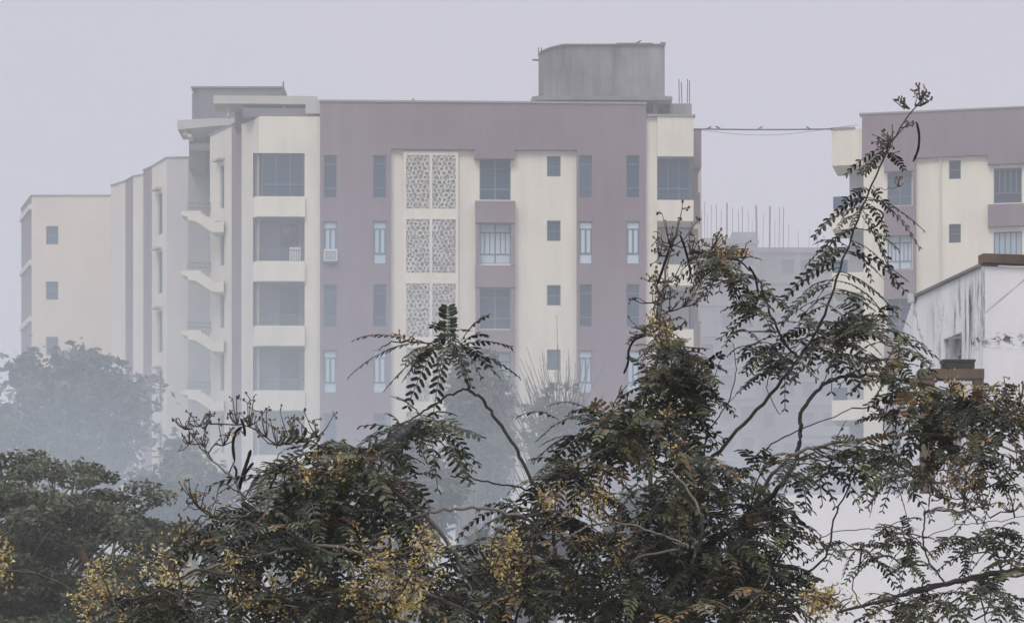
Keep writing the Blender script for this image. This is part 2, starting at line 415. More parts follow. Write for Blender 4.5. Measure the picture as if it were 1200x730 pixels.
# pierced cement screens of the stair
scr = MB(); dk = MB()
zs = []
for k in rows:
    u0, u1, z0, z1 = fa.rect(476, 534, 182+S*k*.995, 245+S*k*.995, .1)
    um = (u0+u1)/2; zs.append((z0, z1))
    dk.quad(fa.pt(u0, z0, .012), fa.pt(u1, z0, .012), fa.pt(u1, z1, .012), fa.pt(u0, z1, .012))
for k, (z0, z1) in enumerate(zs):
    pn = MB()
    for s_, (a, b) in enumerate(((u0, um-.06), (um+.06, u1))):
        jali(pn, fa, a, b, z0, z1, .13, 5, 12, 100+k*7+s_)
    pn.build('pierced_screen', M['jali'], bA)
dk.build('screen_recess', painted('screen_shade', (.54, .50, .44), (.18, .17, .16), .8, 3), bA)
fa.box(cream, um-.06, um+.06, 0, zs[0][1]+.15, .002, .15); fa.box(cream, u0-.12, u0, 0, zs[0][1]+.15, .002, .15); fa.box(cream, u1, u1+.12, 0, zs[0][1]+.15, .002, .15)
for (a, b), (c, d) in zip(zs, zs[1:]):
    for p, q in ((u0, um-.06), (um+.06, u1)): fa.box(cream, p, q, d, a, .014, .14)
for p, q in ((u0, um-.06), (um+.06, u1)): fa.box(cream, p, q, zs[0][1], zs[0][1]+.15, .014, .14)

# left balcony stack --------------------------------------------------------------
uL, uR = U(300), U(375)
u303, u357 = U(304), U(357)
zt = Z(137, 139.9)
bs = MB(); inner = MB(); rail = MB()
opens = []
for k in rows:
    r_ = (u303, u357, Z(232+S*k, 139.9), Z(180+S*k, 139.9)); opens.append(r_)
fa.wall(cream, u303-.02, uR, 0, zt, 0, [(u303-.02, b, c, d) for a, b, c, d in opens], .25)
zcap = [(u303-.02, uR)]
cream.quad(fa.pt(u303-.02, zt, 0), fa.pt(uR, zt, 0), fa.pt(uR, zt, -3), fa.pt(u303-.02, zt, -3))
for k, (a, b, c, d) in enumerate(opens):
    bs = MB(); inner = MB(); rail = MB()           # the rounded parapet wraps the corner; the room behind
    zb = Z(255+S*k, 139.9)
    arc = []
    R_ = .55
    for i in range(7):
        th = math.pi/2*i/6; arc.append((a-.2+R_-R_*math.sin(th)-.05, -.35+.0+R_*math.cos(th)-R_+.35+.0))
    ring = [(b+.05, .22)]+[(b+.05, -.02)]          # simple plan: front lip with a rounded left end
    pl = [(a+.35, .22), (b+.02, .22), (b+.02, .003), (a+.1, .003)]
    pl += [(a-.28, -.12), (a-.28, -.02), (a-.2, .08), (a-.05, .16), (a+.12, .21)]
    pts = [fa.pt(u, 0, o) for u, o in reversed(pl)]
    q = [(p[0], p[1]) for p in pts]; q = q[::-1]
    bs.prism(q, zb, c+.02)
    # interior
    p = fa.pt
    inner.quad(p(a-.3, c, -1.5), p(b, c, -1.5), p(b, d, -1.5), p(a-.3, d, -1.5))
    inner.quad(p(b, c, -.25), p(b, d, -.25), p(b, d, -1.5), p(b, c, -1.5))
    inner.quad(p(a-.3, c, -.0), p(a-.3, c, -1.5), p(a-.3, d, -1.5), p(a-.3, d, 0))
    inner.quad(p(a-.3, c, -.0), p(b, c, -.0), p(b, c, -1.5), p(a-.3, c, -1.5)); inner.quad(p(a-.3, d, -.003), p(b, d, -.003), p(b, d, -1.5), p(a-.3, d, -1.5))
    if k == 0:
        window(fa, bA, a+.1, b, c, d, .05, 'glazed')
    else:
        fa.box(rail, a, b, c+.55, c+.60, -.12, -.07)
        for i in range(19): uu = a+(b-a)*(i+.5)/19; fa.box(rail, uu-.012, uu+.012, c+.01, c+.55, -.105, -.08)
        dr = MB(); fa.box(dr, a+.9, a+1.75, c, c+2.0 if d-c > 2 else d-.05, -1.49, -1.44); dr.build('door', M['rail'], bA)
    bs.build('balcony_parapet', M['cream'], bA); inner.build('balcony_recess', M['inner'], bA)
    if rail.f: rail.build('balcony_railing', M['rail'], bA)
# right balcony stack ---------------------------------------------------------------
fb = fa; u757, u770, u812 = U(757), U(770), U(812.5)
bs = MB(); inner = MB(); rail = MB(); zt2 = Z(137.5, 140.5)
ops = [(u770, u812, Z(235+S*k, 140.5), Z(184+S*k, 140.5)) for k in rows]
fa.wall(cream, u757, u770, 0, zt2, 0, [], .3)
for k in rows:
    bs = MB(); inner = MB(); rail = MB()
    zb = zt2 if k == 0 else ops[k-1][2]
    fa.box(bs, u770+.003, u812, ops[k][3], zb+(0 if k == 0 else .0), -1.6, .12)
    a, b, c, d = ops[k]; p = fa.pt
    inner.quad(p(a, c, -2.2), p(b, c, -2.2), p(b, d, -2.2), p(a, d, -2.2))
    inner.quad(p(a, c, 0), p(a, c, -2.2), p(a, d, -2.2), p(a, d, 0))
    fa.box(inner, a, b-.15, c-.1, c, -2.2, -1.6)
    po_ = MB(); fa.box(po_, b-.10, b-.04, c, d, -.2, -.1); po_.build('post', M['rail'], bA)
    if k == 0: window(fa, bA, a+.02, b-.12, c, d, -.2, 'glazed')
    for i in range(15): uu = a+(b-a)*(i+.5)/15; fa.box(rail, uu-.012, uu+.012, c+.001, c+.35, -.02, .0)
    bs.build('balcony_parapet', M['cream'], bA); rail.build('balcony_railing', M['rail'], bA); inner.build('balcony_recess', M['inner'], bA)
fa.pbox(brown, 812, 822, 151, 196, -4.5, -1.7)
fa.pbox(brown, 812, 818, 196, 900, -4.5, -2.2)
for k in rows: fa.pbox(brown, 812.5, 820.5, 226+S*k, 262+S*k, -3.8, -1.8)
for k in range(5): fa.pbox(cream, 812.5, 819, 262+S*k, 268+S*k, -3.8, -1.85)
# stepped left flank -------------------------------------------------------------------
def strip(mb, p0, p1, holes=(), top=ROOF, rmb=None):
    f = Face((X(p0[0], p0[1]), p0[1]), (X(p1[0], p1[1]), p1[1])); hs = []
    for (a, b, c, d) in holes: hs.append(f.rect(a, b, c, d))
    f.wall(mb, 0, f.len, 0, top, 0, hs, .3, rmb); return f, hs
def ray_wall(mb, px, Da, Db, top=ROOF):
    mb.quad((X(px, Da), Da, 0), (X(px, Db), Db, 0), (X(px, Db), Db, top), (X(px, Da), Da, top))
sl_holes = [(257.6, 262.6, 194+73*k, 244.5+73*k-(6 if k else 0)) for k in range(5)]
sl2 = [(184.5, 190.3, 227+69*k, 275+69*k) for k in range(5)]
lw = [(54, 68.3, 265+64.8*k, 286.5+64.8*k) for k in range(4)]
strip(brown, (25, 168), (37, 163.9))
pe = MB(); fL, hL = strip(pe, (37, 163.9), (130, 163.9), lw); pe.build('end_wall', painted('peach_paint', (.74, .63, .52), (.45, .42, .40), .5, 1.5), bA)
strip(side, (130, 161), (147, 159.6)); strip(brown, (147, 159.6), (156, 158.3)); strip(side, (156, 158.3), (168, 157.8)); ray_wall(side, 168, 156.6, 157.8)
strip(brown, (168, 156.6), (178, 155.6)); f2, h2 = strip(side, (178, 155.6), (195.5, 153.2), sl2); gw = MB(); strip(gw, (195.5, 153.2), (246, 153)); gw.build('recess_wall', M['grey_shade'], bA)
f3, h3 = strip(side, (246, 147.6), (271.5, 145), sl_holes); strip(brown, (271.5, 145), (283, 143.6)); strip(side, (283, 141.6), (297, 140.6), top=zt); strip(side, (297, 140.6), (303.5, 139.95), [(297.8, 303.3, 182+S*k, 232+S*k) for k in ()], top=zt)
ray_wall(side, 130, 161, 163.9); ray_wall(side, 246, 147.6, 153); ray_wall(side, 283, 141.6, 143.6)
for r_ in h2: window(f2, bA, *r_, 0, 'dark_narrow')
for r_ in h3: window(f3, bA, *r_, 0, 'dark_narrow')
for r_ in hL: window(fL, bA, *r_, 0, 'small')
for r_, o, st in wins: window(fa, bA, *r_, o, st)
# cream floor bands on the far mauve corner, thin ledges
ff = Face((X(25, 168), 168), (X(37, 163.9), 163.9))
for k in range(4): zz = Z(253+64.8*k, 166); ff.box(side, -.05, ff.len, zz, zz+.28, -.1, .12)
led = MB()
for f_, z_, k_ in ((f3, 261, 73), (f2, 290, 69)):
    for k in range(5):
        led = MB(); D = f_.O.y; zz = Z(z_-14+k_*k, D); uu = f_.len*(.35 if f_ is f3 else .3); zz = Z((193.5 if f_ is f3 else 226.5)+k_*k, D-.5)+.02; f_.box(led, uu, uu+.95, zz, zz+.10, -.05, .30); led.build('ledge', M['slab'], bA)
# flat roof, parapet caps and back
plan = [(25, 168), (37, 163.9), (130, 163.9), (130, 161), (147, 159.6), (156, 158.3), (168, 157.8), (168, 156.6), (178, 155.6), (195.5, 153.2), (246, 153), (246, 147.6), (271.5, 145), (283, 143.6), (375, 140.2), (757, 140.6), (812, 142.6), (822, 150), (800, 168), (300, 178), (30, 178)]
pp = [(X(a, b), b) for a, b in plan]
rf = MB(); rf.prism([(a, b+.45) for a, b in pp], ROOF-1.0, ROOF-.7); rf.build('roof', M['concrete_lt'], bA)
cap = MB()
def capline(a, b, top=ROOF, w=.12):
    cap = MB(); f = Face((X(a[0], a[1]), a[1]), (X(b[0], b[1]), b[1])); f.box(cap, -.02, f.len+.02, top, top+.07, -.25, .05); cap.build('parapet_coping', M['concrete_lt'], bA)
for a, b in zip(plan[:14], plan[1:14]):
    if a[0] != b[0]: capline(a, b)
fa.box(cap, -.02, U(757), ROOF, ROOF+.09, -.2, PO+.06); cap.build('parapet_coping', M['concrete_lt'], bA); cap = MB(); fa.box(cap, U(757)+.02, u812+.08, zt2, zt2+.1, -.3, .18); 
cap.build('parapet_coping', M['concrete_lt'], bA)
for k in range(13, 19): pass
bk = MB()
for a, b in zip(pp[16:20], pp[17:21]): bk.quad((*a, 0), (*b, 0), (*b, ROOF-.7), (*a, ROOF-.7))
bk.quad((*pp[20], 0), (*pp[0], 0), (*pp[0], ROOF), (*pp[20], ROOF)); bk.build('rear_wall', M['cream_side'], bA)
brown.build('mauve_wall', M['brown'], bA); cream.build('wall', M['cream'], bA); side.build('side_wall', M['cream_side'], bA); jamb.build('window_jamb', M['trimc'], bA)
# outside stair flights
for k in range(5):
    fl = MB(); D = 145.4; oy = 69.8*k
    prof = [(212, 248), (212, 252), (220, 254), (220, 258), (229, 259), (249, 272), (262, 272), (262, 259), (254, 261), (251, 261), (250, 258), (246, 258), (245, 254), (241, 254), (240, 251), (236, 251), (235, 247), (222, 247)]
    a = [P(x, y+oy, D) for x, y in reversed(prof)]; b = [v+Vector((0, 1.5, 0)) for v in a]
    fl.hull(b, a); o = fl.build('stair_flight', M['cream'], bA)
    rl = MB()
    for (x, y, x2, y2) in ((220, 238, 247, 239),):
        for dz in (0, 5): rl.tube([P(x, y+oy+dz, D+.1), P(x2, y2+oy+dz, D+.1)], .025, 4)
    for x in (220, 227, 234, 241, 247): rl.tube([P(x, 237.5+oy, D+.1), P(x, 250+oy, D+.1)], .015, 4)
    r_ = rl.build('handrail', M['rail'], bA); r_.parent = o; 
sw = MB(); sw.box(X(221, 152.9), X(246, 152.9), 152.7, 152.95, 0, Z(190, 152.9)); sw.build('stair_shade_panel', M['concrete_lt'], bA)  # thin darker panel standing in for the shade behind the stair
# roof things of the left end: lift room, canopies
hd = MB(); D = 151
pl = [(X(225, D+1.2), D+1.2), (X(229, D), D+.3), (X(233, D), D), (X(332, D), D), (X(332, D), D+6), (X(225, D), D+6)]
hd.prism(pl, ROOF-.7, Z(104, D)); hd.box(X(224, D), X(333, D), D-.1, D+6.1, Z(104, D), Z(102, D)); hd.build('lift_room', M['lift'], bA)
cn = MB(); fa.pbox(cn, 250, 372, 112.5, 122, -3.2, -1.2); fa.pbox(cn, 358, 379, 117, 133, -1.0, .05); fa.pbox(cn, 385, 404, 119.3, 121, -.8, .2)
for p in (266, 331): fa.pbox(cn, p, p+2.5, 121.9, 137, -2.0, -1.5)
cn.build('roof_canopy', M['slab'], bA)
cw = MB(); fa.pbox(cw, 275, 358, 122, 150, -5.0, -3.0); fa.pbox(cw, 284, 372, 127, 137.5, -4.6, -.5); cw.build('roof_room', M['lift'], bA)
c2 = MB(); D = 148.2; a = [P(x, y, D) for x, y in ((208, 152), (250, 148), (286, 146), (286, 138), (246, 139), (208, 141))]; b = [v+Vector((0, 2.6, 0)) for v in a]
c2.hull(b, a)
for x, y0_, y1_ in ((214, 151, 158), (219, 156, 160)): c2.box(X(x, D), X(x+5, D), D+.2, D+1.2, Z(y1_, D), Z(y0_, D))
c2.box(X(218, D), X(247, D), D+1.8, D+2.4, Z(166, D), Z(160, D)); c2.build('stair_canopy', M['slab'], bA)
c3 = MB(); D = 151; c3.box(X(222, D), X(241, D), D-.2, D+1.9, ROOF-1, Z(150, D)); c3.box(X(245, D), X(256, D), D-.2, D+1.9, ROOF-1, Z(140, D)); c3.box(X(222, D), X(256, D), D, D+2, Z(172, D), Z(148, D)); c3.build('stair_head', M['lift'], bA)
mst = MB(); mst.tube([P(332, 112, 142), P(332, 96, 142)], .04, 5); mst.build('lightning_rod', M['rail'], bA)
# water tank on the roof
D = 141.6
tk = MB(); tp = [(631, 144.0), (634, 143.2), (645, 142.3), (660, D), (779, D), (779, 150), (631, 152)]
q = [(X(a, b), b) for a, b in tp]
tk.prism(q, Z(119, D), Z(53.5, D)); tob = tk.build('water_tank', painted('stained_tank_concrete', (.33, .33, .335), (.09, .09, .10), 1.5, .9, .9, (4, 2, 0)), bA)
tr = MB(); q2 = [(X(a, b), b) for a, b in ((630.3, 144), (633, 143), (645, 142.1), (660, D-.12), (780, D-.12), (780, D+.1), (660, D+.1), (645, 142.4), (634, 143.3))]
tr.prism(q2, Z(53.5, D), Z(52.2, D)); tr.box(X(722, D), X(765, D), D-.15, D+.1, Z(52.2, D), Z(51.4, D)); tr.box(X(774, D), X(780, D), D-.15, D+.1, Z(52.2, D), Z(50.5, D))
r_ = tr.build('tank_rim', M['concrete'], bA); r_.parent = tob
ld = MB(); ld.box(X(623, D), X(787, D), D-.7, D+9, Z(121, D), Z(117, D)); ld.box(X(628, D), X(782, D), D-.35, D+8, Z(117.01, D), Z(114.5, D)); ld.build('tank_ledge', M['concrete'], bA)
tw = MB(); tw.box(X(640, D), X(757, D), D-.2, D+8, ROOF-1, Z(121.1, D)); tw.box(X(765, D), X(770, D), D, D+.5, ROOF-1, Z(121.1, D)); tw.box(X(785, D), X(811, D), D+.3, D+3, Z(135, D), Z(120, D)); tw.box(X(778, D), X(792, D), D+1, D+3, ROOF-1, Z(121, D)); tw.box(X(800, D), X(811, D), D+1, D+3, ROOF-1, Z(135, D))
tw.build('tank_base', M['concrete'], bA)
wb = MB(); wb.box(X(779, 143), X(793, 143), 143.2, 144.4, Z(138, 143), Z(131.5, 143)); wb.build('roof_box', M['white_metal'], bA)
rb = MB()
for x, y0_, y1_ in ((796, 93, 121), (799, 97, 121), (805.5, 93, 121), (808, 95, 121), (631, 56, 66), (634.5, 56, 64)): rb = MB(); rb.tube([P(x, y1_, 142.2), P(x+random.uniform(-.6, .6), y0_, 142.2)], .028, 4); rb.build('rebar', M['rebar'], bA)
rb = MB(); rb.tube([P(624, 70.5, 143.8), P(631, 71, 143.8)], .05, 5); rb.build('spout', M['rebar'], bA)
pv = MB(); fa.pbox(pv, 622, 628, 116.5, 119, -.4, .3); pv.tube([P(484, 122, 140), P(484, 119, 140)], .05, 5); pv.build('vent_pipe', M['concrete'], bA)

# ------------------------------------------------------------------ right apartment building
bB = empty('apartment_building', (X(1100, 150), 150, 0), 'cream and mauve apartment block cut by the right edge of the view', 'building')
B0 = (X(1010, 142.8), 142.8); B1 = (X(1200, 141.2), 141.2); fc = Face(B0, B1)
cream, brown, jamb = MB(), MB(), MB(); PO = .25; wins = []
def rc(a, b, c, d, off=0): return fc.rect(a, b, c, d, off)
uE = fc.hit(1330)[0]; hs = []; S2 = 74.6
for k in range(5):
    r_ = rc(1040, 1068.5, 201+S2*k, 241+S2*k); hs.append(r_); wins.append((r_, 0, 'dark_wide' if k % 2 == 0 else 'pale_wide'))
    for a in (1112, 1250): r_ = rc(a, a+14, 188+S2*k, 210+S2*k); hs.append(r_); wins.append((r_, 0, 'small'))
    r_ = rc(1164.5, 1197.5, 197+S2*k, 238+S2*k); hs.append(r_); wins.append((r_, 0, 'barred' if k % 2 else 'bars_dark'))
u1010 = 0.; zr = rc(1072, 1157, 120, 183.5, PO)[2]
fc.wall(cream, fc.hit(1012)[0], uE, 0, zr, 0, hs, .3, jamb)
fc.wall(brown, fc.hit(1010, PO)[0], uE, zr, ROOF, PO, [], ret=PO)
for k in range(5):
    o_ = MB(); fc.pbox(o_, 1036, 1072, 241.5+S2*k, 275.5+S2*k, .002, .3); o_.build('spandrel_panel', M['brown'], bB); o_ = MB(); fc.pbox(o_, 1157.5, 1201, 239+S2*k, 265+S2*k, .002, .3); o_.build('spandrel_panel', M['brown'], bB)
fc.pbox(brown, 1036, 1072, 180, 200.5, .002, .3); fc.pbox(brown, 1157.5, 1203, 180, 192, .002, .3)
for k in range(5): fc.pbox(brown, 1069.5, 1073, 170+S2*k, 241.2+S2*k, .003, .26)
ga, gb = fc.hit(975)[0], fc.hit(1012)[0]; gm = fc.hit(993)[0]
for k in range(5):
    bs = MB(); inner = MB(); gl = MB()
    z0, z1 = Z(194+S2*k, 142.9), Z(152+S2*k if k == 0 else 245+S2*(k-1), 142.9)
    fc.box(bs, ga, gb-.003, z0, z1, -2.6, .1)
    zb, zt_ = Z(245+S2*k, 142.9), z0
    fc.box(inner, gm, gb, zb, zt_, -2.5, -1.0); fc.box(gl, ga+.05, gm, zb+.02, zb+.62, -.1, -.05); fc.box(gl, ga+.05, ga+.1, zb+.02, zb+.62, -2.2, -.1)
    bs.build('balcony_parapet', M['cream'], bB); inner.build('balcony_recess', M['inner'], bB); gl.build('glass_railing', M['glass'], bB)
for r_, o, st in wins: window(fc, bB, *r_, o, st)
brown.build('mauve_wall', M['brown'], bB); cream.build('wall', M['cream'], bB); jamb.build('window_jamb', M['trimc'], bB)
body = MB(); q = [fc.pt(u, 0, o)[:2] for u, o in ((.3, -.35), (uE, -.35), (uE, -25), (.3, -25))]; body.prism(q, 0, ROOF-.7); body.build('rear_wall', M['cream_side'], bB)
cp = MB(); fc.box(cp, -.1, uE, ROOF, ROOF+.08, -.3, PO+.05); cp.build('parapet_coping', M['concrete_lt'], bB); cp = MB(); fc.box(cp, ga-.05, gb-.4, Z(152, 142.9)+.002, Z(152, 142.9)+.1, -2.65, .15); cp.build('parapet_coping', M['concrete_lt'], bB)
pipe = MB(); u_ = fc.hit(1102)[0]; pipe.tube([fc.pt(u_, 0, .08), fc.pt(u_, zr, .08)], .05, 6); pipe.build('drain_pipe', M['cream_side'], bB)

# ------------------------------------------------------------------ far building under construction
bC = empty('unfinished_building', (X(900, 310), 310, 0), 'fog veiled unfinished building with bare rods on top, between the two cream blocks', 'building')
wl = MB(); dkk = MB(); fr_ = MB(); D = 302
for (a, b, yt, DD, dep) in ((770, 888, 279, 300, 22), (888, 1100, 290, 306, 18)):
    f = Face((X(a, DD), DD), (X(b, DD), DD)); ztp = Z(yt, DD); hs = []
    n = int((b-a)/22)
    for fl_ in range(20):
        zf = ztp-2.6-3.1*fl_
        if zf < 1: break
        for i in range(n):
            u = (i+.5)*f.len/n; ww = .55 if (i % 3 == 0) else .62
            hs.append((u-ww*(.7+.5*((i*7+fl_*3) % 5)/4), u+ww, zf-.1-(.8 if (i*5+fl_*2) % 7 == 0 else 0), zf+1.35)) if (i*3+fl_) % 8 else None
    f.wall(wl, 0, f.len, 0, ztp, 0, hs, .4)
    dkk.quad(f.pt(0, 0, -.41), f.pt(f.len, 0, -.41), f.pt(f.len, ztp-.5, -.41), f.pt(0, ztp-.5, -.41))
    for fl_ in range(20):
        zf = ztp-.25-3.1*fl_
        if zf > 1: f.box(fr_, -.1, f.len+.1, zf-.3, zf, -.05, .25)
    q = [f.pt(u, 0, o)[:2] for u, o in ((0.1, -.5), (f.len-.1, -.5), (f.len-.1, -dep), (.1, -dep))]; fr_.prism(q, 0, ztp-.01)
    for i in range(n+1): u = i*f.len/n; f.box(fr_, max(0, u-.2), min(f.len, u+.2), 0, ztp-.02, -.05, .12)
fr_.box(X(858, D), X(886, D), D, D+3, Z(279, D), Z(272, D)); fr_.box(X(945, D), X(957, D), D+4, D+6, Z(292, D), Z(284, D))
wl.build('wall', painted('hazy_block_wall', (.17, .17, .20), (.25, .24, .25), .7), bC); dkk.build('window_opening', newmat('dim_opening', (.07, .085, .12), .8), bC); fr_.build('concrete_frame', M['concrete'], bC)
for x, t, r_ in ((826, 236, .05), (833, 240, .05), (840, 240, .06), (852, 238, .12), (858, 243, .05), (866, 246, .05), (870, 242, .07), (887, 241, .14), (902, 242, .14), (913, 243, .06), (918, 243, .07), (958, 272, .07), (966, 276, .06), (822, 247, .04), (829, 252, .04), (845, 246, .04), (877, 247, .04), (881, 258, .03), (894, 252, .04), (908, 258, .04), (924, 262, .04), (936, 270, .04), (948, 268, .03)):
    o_ = MB(); o_.tube([P(x, 292, 304.5), P(x+random.uniform(-1, 1), t, 304.5)], r_*.9, 4); o_.build('rebar', M['rebar'], bC)

# ------------------------------------------------------------------ near white house
DW = 35.0
cor = (X(1152, DW), DW); back = (X(1070, 37.6), 37.6); rgt = (X(1290, 35.3), 35.3)
bD = empty('old_house', (cor[0], DW, 0), 'near white plastered house with black mould streaks and a brown roof slab', 'house')
fs = Face(back, cor); ft = Face(cor, rgt); wt = Z(312, DW)
wl = MB()
hs = [fs.rect(1105.5, 1127, 394, 427)]; u0, D0 = fs.hit(1116); hs = [(fs.hit(1105.5)[0], fs.hit(1127)[0], Z(430, D0), Z(393.5, D0))]
hs.append((fs.hit(1107)[0], fs.hit(1127)[0], Z(571, D0), Z(512, D0)))
fs.wall(wl, 0, fs.len, 0, wt, 0, hs, .22); ft.wall(wl, 0, ft.len, 0, wt, 0, [], .2)
bw = Vector((cor[0], cor[1])); 
q = [back, (back[0]+.3, back[1]+3.5), (rgt[0], rgt[1]+6.5)]
for a, b in zip(q, q[1:]): wl.quad((*a, 0), (*a, wt), (*b, wt), (*b, 0))
wl.quad((*q[2], 0), (*q[2], wt), (*rgt, wt), (*rgt, 0)); wl.build('wall', M['plaster'], bD)
rv = MB(); fs.box(rv, hs[0][0], hs[0][1], hs[0][2], hs[0][3], -.24, -.221); rv.build('window_opening', M['inner'], bD)
sh = MB(); fs.box(sh, hs[1][0]+.001, hs[1][1]-.001, hs[1][2], hs[1][3], -.20, -.06); sh.build('shutter', painted('pale_shutter', (.52, .47, .48), (.4, .38, .38), .3), bD)
sl_ = MB(); ft.box(sl_, -.015, ft.len+.2, wt+.037, wt+.14, -.12, .06); sl_.build('roof_slab', M['rustbrown'], bD)
rt = MB(); fs.box(rt, -.02, fs.len-.05, wt+.0, wt+.035, -.2, .035); rt.build('coping', M['concrete'], bD)
rr = MB(); rr.prism([(p[0]+.12, p[1]+.25) for p in (cor, (rgt[0]-.3, rgt[1]), (q[2][0]-.3, q[2][1]-.5), (q[1][0], q[1][1]-.5), back)], wt-.25, wt-.06); rr.build('roof', M['concrete_lt'], bD)
lg = MB(); DL = 34.55; zl = Z(445, DL); lg.box(X(1078, DL), X(1153.5, DL), DL, DL+.3, Z(443, DL), Z(432, DL)); zl = Z(443, DL); lg.build('ledge', M['rustbrown'], bD)
for a, b, c in ((1081, 1096, 576), (1143, 1153.2, 462)): pr = MB(); pr.box(X(a, DL), X(b, DL), DL+.02, DL+.25, Z(c, DL), zl-.002); pr.build('pier', M['rustbrown'], bD)
db = MB(); zt_ = Z(432, DL)+.003; db.box(X(1106, DL), X(1143, DL), DL+.05, DL+.25, zt_+.012, Z(422, DL)-.01); db.box(X(1105, DL), X(1144, DL), DL+.03, DL+.27, Z(422, DL)-.0095, Z(421, DL)+.005); db.box(X(1108, DL), X(1141, DL), DL+.07, DL+.23, zt_, zt_+.0115)
tag(db.build('tray', newmat('dark_tray', (.03, .025, .022), .8)), 'dark flat tray lying on the brown ledge of the white house', 'tray')
lampr = empty('flood_lamp', (back[0], 37.5, Z(352, 37.6)), 'small grey flood lamp fixed at the far upper corner of the white house wall', 'lamp')
lb = MB(); c_ = P(1068.5, 351, 37.5); lb.hull([c_+Vector(v)*.7 for v in ((-.06, -.06, -.06), (.03, -.06, -.05), (.03, .08, -.05), (-.06, .08, -.06))], [c_+Vector(v) for v in ((-.05, -.05, .07), (.04, -.05, .05), (.04, .06, .05), (-.05, .06, .07))]); lb.build('lamp_head', M['white_metal'], lampr)
lb = MB(); a = [P(x, y, 37.45) for x, y in ((1071, 345.5), (1081, 345.5), (1077, 349), (1072, 352))]; lb.hull(a, [v+Vector((0, .12, 0)) for v in a]); lb.build('bracket', M['rail'], lampr)
# low white parapet in front
pw = MB(); D = 33
pts = [(X(890, D), D), (X(1250, D), D-.2), (X(1250, D), D+.25), (X(890, D), D+.25)]; pw.prism(pts, 0, Z(580, D))
o = pw.build('boundary_wall', M['plaster_low']); tag(o, 'low whitewashed wall in front of the house, seen through the right hand branches', 'wall')

# ------------------------------------------------------------------ pale low house at left
D = 46; bE = empty('low_house', (X(40, D), D, 0), 'pale low house mostly hidden behind the grey green spreading tree', 'house')
wl = MB(); f = Face((X(-120, D), D), (X(108, D), D)); hs = [(f.hit(p)[0], f.hit(p+26)[0], Z(722, D), Z(690, D)) for p in (-30, 55)]
f.wall(wl, 0, f.len, 0, Z(664, D), 0, hs, .2); e0 = f.pt(f.len, 0)
wl.quad((e0[0], D, 0), (e0[0]-.3, D+5, 0), (e0[0]-.3, D+5, Z(664, D)), (e0[0], D, Z(664, D))); wl.build('wall', M['plaster_low'], bE)
for r_ in hs: window(f, bE, *r_, 0, 'small')
rf = MB(); f.box(rf, -.2, f.len+.2, Z(664, D)+.003, Z(664, D)+.12, -5.2, .2); rf.build('roof', M['concrete_lt'], bE)

# ------------------------------------------------------------------ cables and birds
cb = MB(); pts = []
for i in range(17): t = i/16; pts.append(P(813+(976-813)*t, 151.5+2.0*math.sin(math.pi*t)*.4, 142.2+.6*t))
cb.tube(pts, .035, 5); tag(cb.build('cable', M['cable']), 'taut dark cable with small birds, strung between the two apartment roofs', 'cable')
cb = MB(); pts = []
for i in range(21): t = i/20; pts.append(P(815+(1006-815)*t, 152.5-6*t+10.5*math.sin(math.pi*min(1, t*1.0))**1.2*(1-.35*t), 142.4+.4*t))
cb.tube(pts, .010, 4); tag(cb.build('cable', M['cable']), 'thin slack cable sagging below the taut one between the roofs', 'cable')
def bird(loc, flip, label, s=1.0, first=[None]):
    if first[0] is None:
        b = MB(); ps = [(-.12, 0, .035), (-.06, 0, .05), (0, 0, .075), (.045, 0, .10), (.07, 0, .125), (.095, 0, .13), (.125, 0, .122)]
        b.tube(ps, [.008, .018, .034, .036, .022, .022, .003], 8); b.tube([(0, .012, .05), (.005, .012, 0)], .004, 4); b.tube([(0, -.012, .05), (.005, -.012, 0)], .004, 4)
        o = b.build('bird', M['bird'], None, True); first[0] = o
    else: o = copy_obj(first[0], None)
    o.location = loc; o.rotation_euler = (0, 0, flip); o.scale = (s, s, s)
    tag(o, label, 'bird', 'birds perched high on roofs and cable')
for px, py, D, fl_, lb_, s_ in ((831, 152.0, 142.25, .3, 'tiny bird on the taut cable, nearest the tall block with the tank', 1.1), (841.5, 152.0, 142.3, 2.6, 'tiny bird on the taut cable, second from the block with the tank', 1.2),
        (891, 152.2, 142.5, .5, 'tiny bird alone near the middle of the taut cable', 1.1), (947, 151.9, 142.7, 2.8, 'tiny bird on the taut cable near the right hand block', 1.0),
        (748.5, 51.5, 141.55, .2, 'tiny bird perched on the rim of the concrete roof tank', 1.1), (484, 119, 140.0, 1.2, 'tiny bird on the mauve parapet above the pierced screens', 1.0)):
    bird(P(px, py, D), fl_, lb_, s_)
# ------------------------------------------------------------------ air conditioner and balcony clutter
def at(u, z, off): return Vector(fa.pt(u, z, off))
ua, ub, za, zb = fa.rect(379.5, 395.5, 293, 307, .3)
ac = empty('air_conditioner', at(ua, za, .28), 'white air conditioner under the pale window beside the left balconies', 'air conditioner')
m_ = MB(); fa.box(m_, ua, ub, za, zb, .15, .60); m_.build('casing', M['white_metal'], ac)
m_ = MB()
for i in range(5): zz = za+.08+i*(zb-za-.14)/5; fa.box(m_, ua+.06, ub-.06, zz, zz+.03, .601, .612)
m_.build('grille', M['rail'], ac)
a, b, c, d = opens[1]
cl = empty('air_cooler', at(a+.4, c, -.6), 'dark blue air cooler standing on the second balcony from the top left', 'air cooler')
m_ = MB(); fa.box(m_, a+.15, a+1.0, c+.003, c+.72, -.9, -.3); m_.build('casing', M['blue_plastic'], cl)
m_ = MB(); fa.box(m_, a+.25, a+.9, c+.3, c+.62, -.299, -.28); m_.build('louvre', M['rail'], cl)
wm = empty('washing_machine', at(b-.6, c, -.7), 'pale washing machine on the second balcony from the top left', 'washing machine')
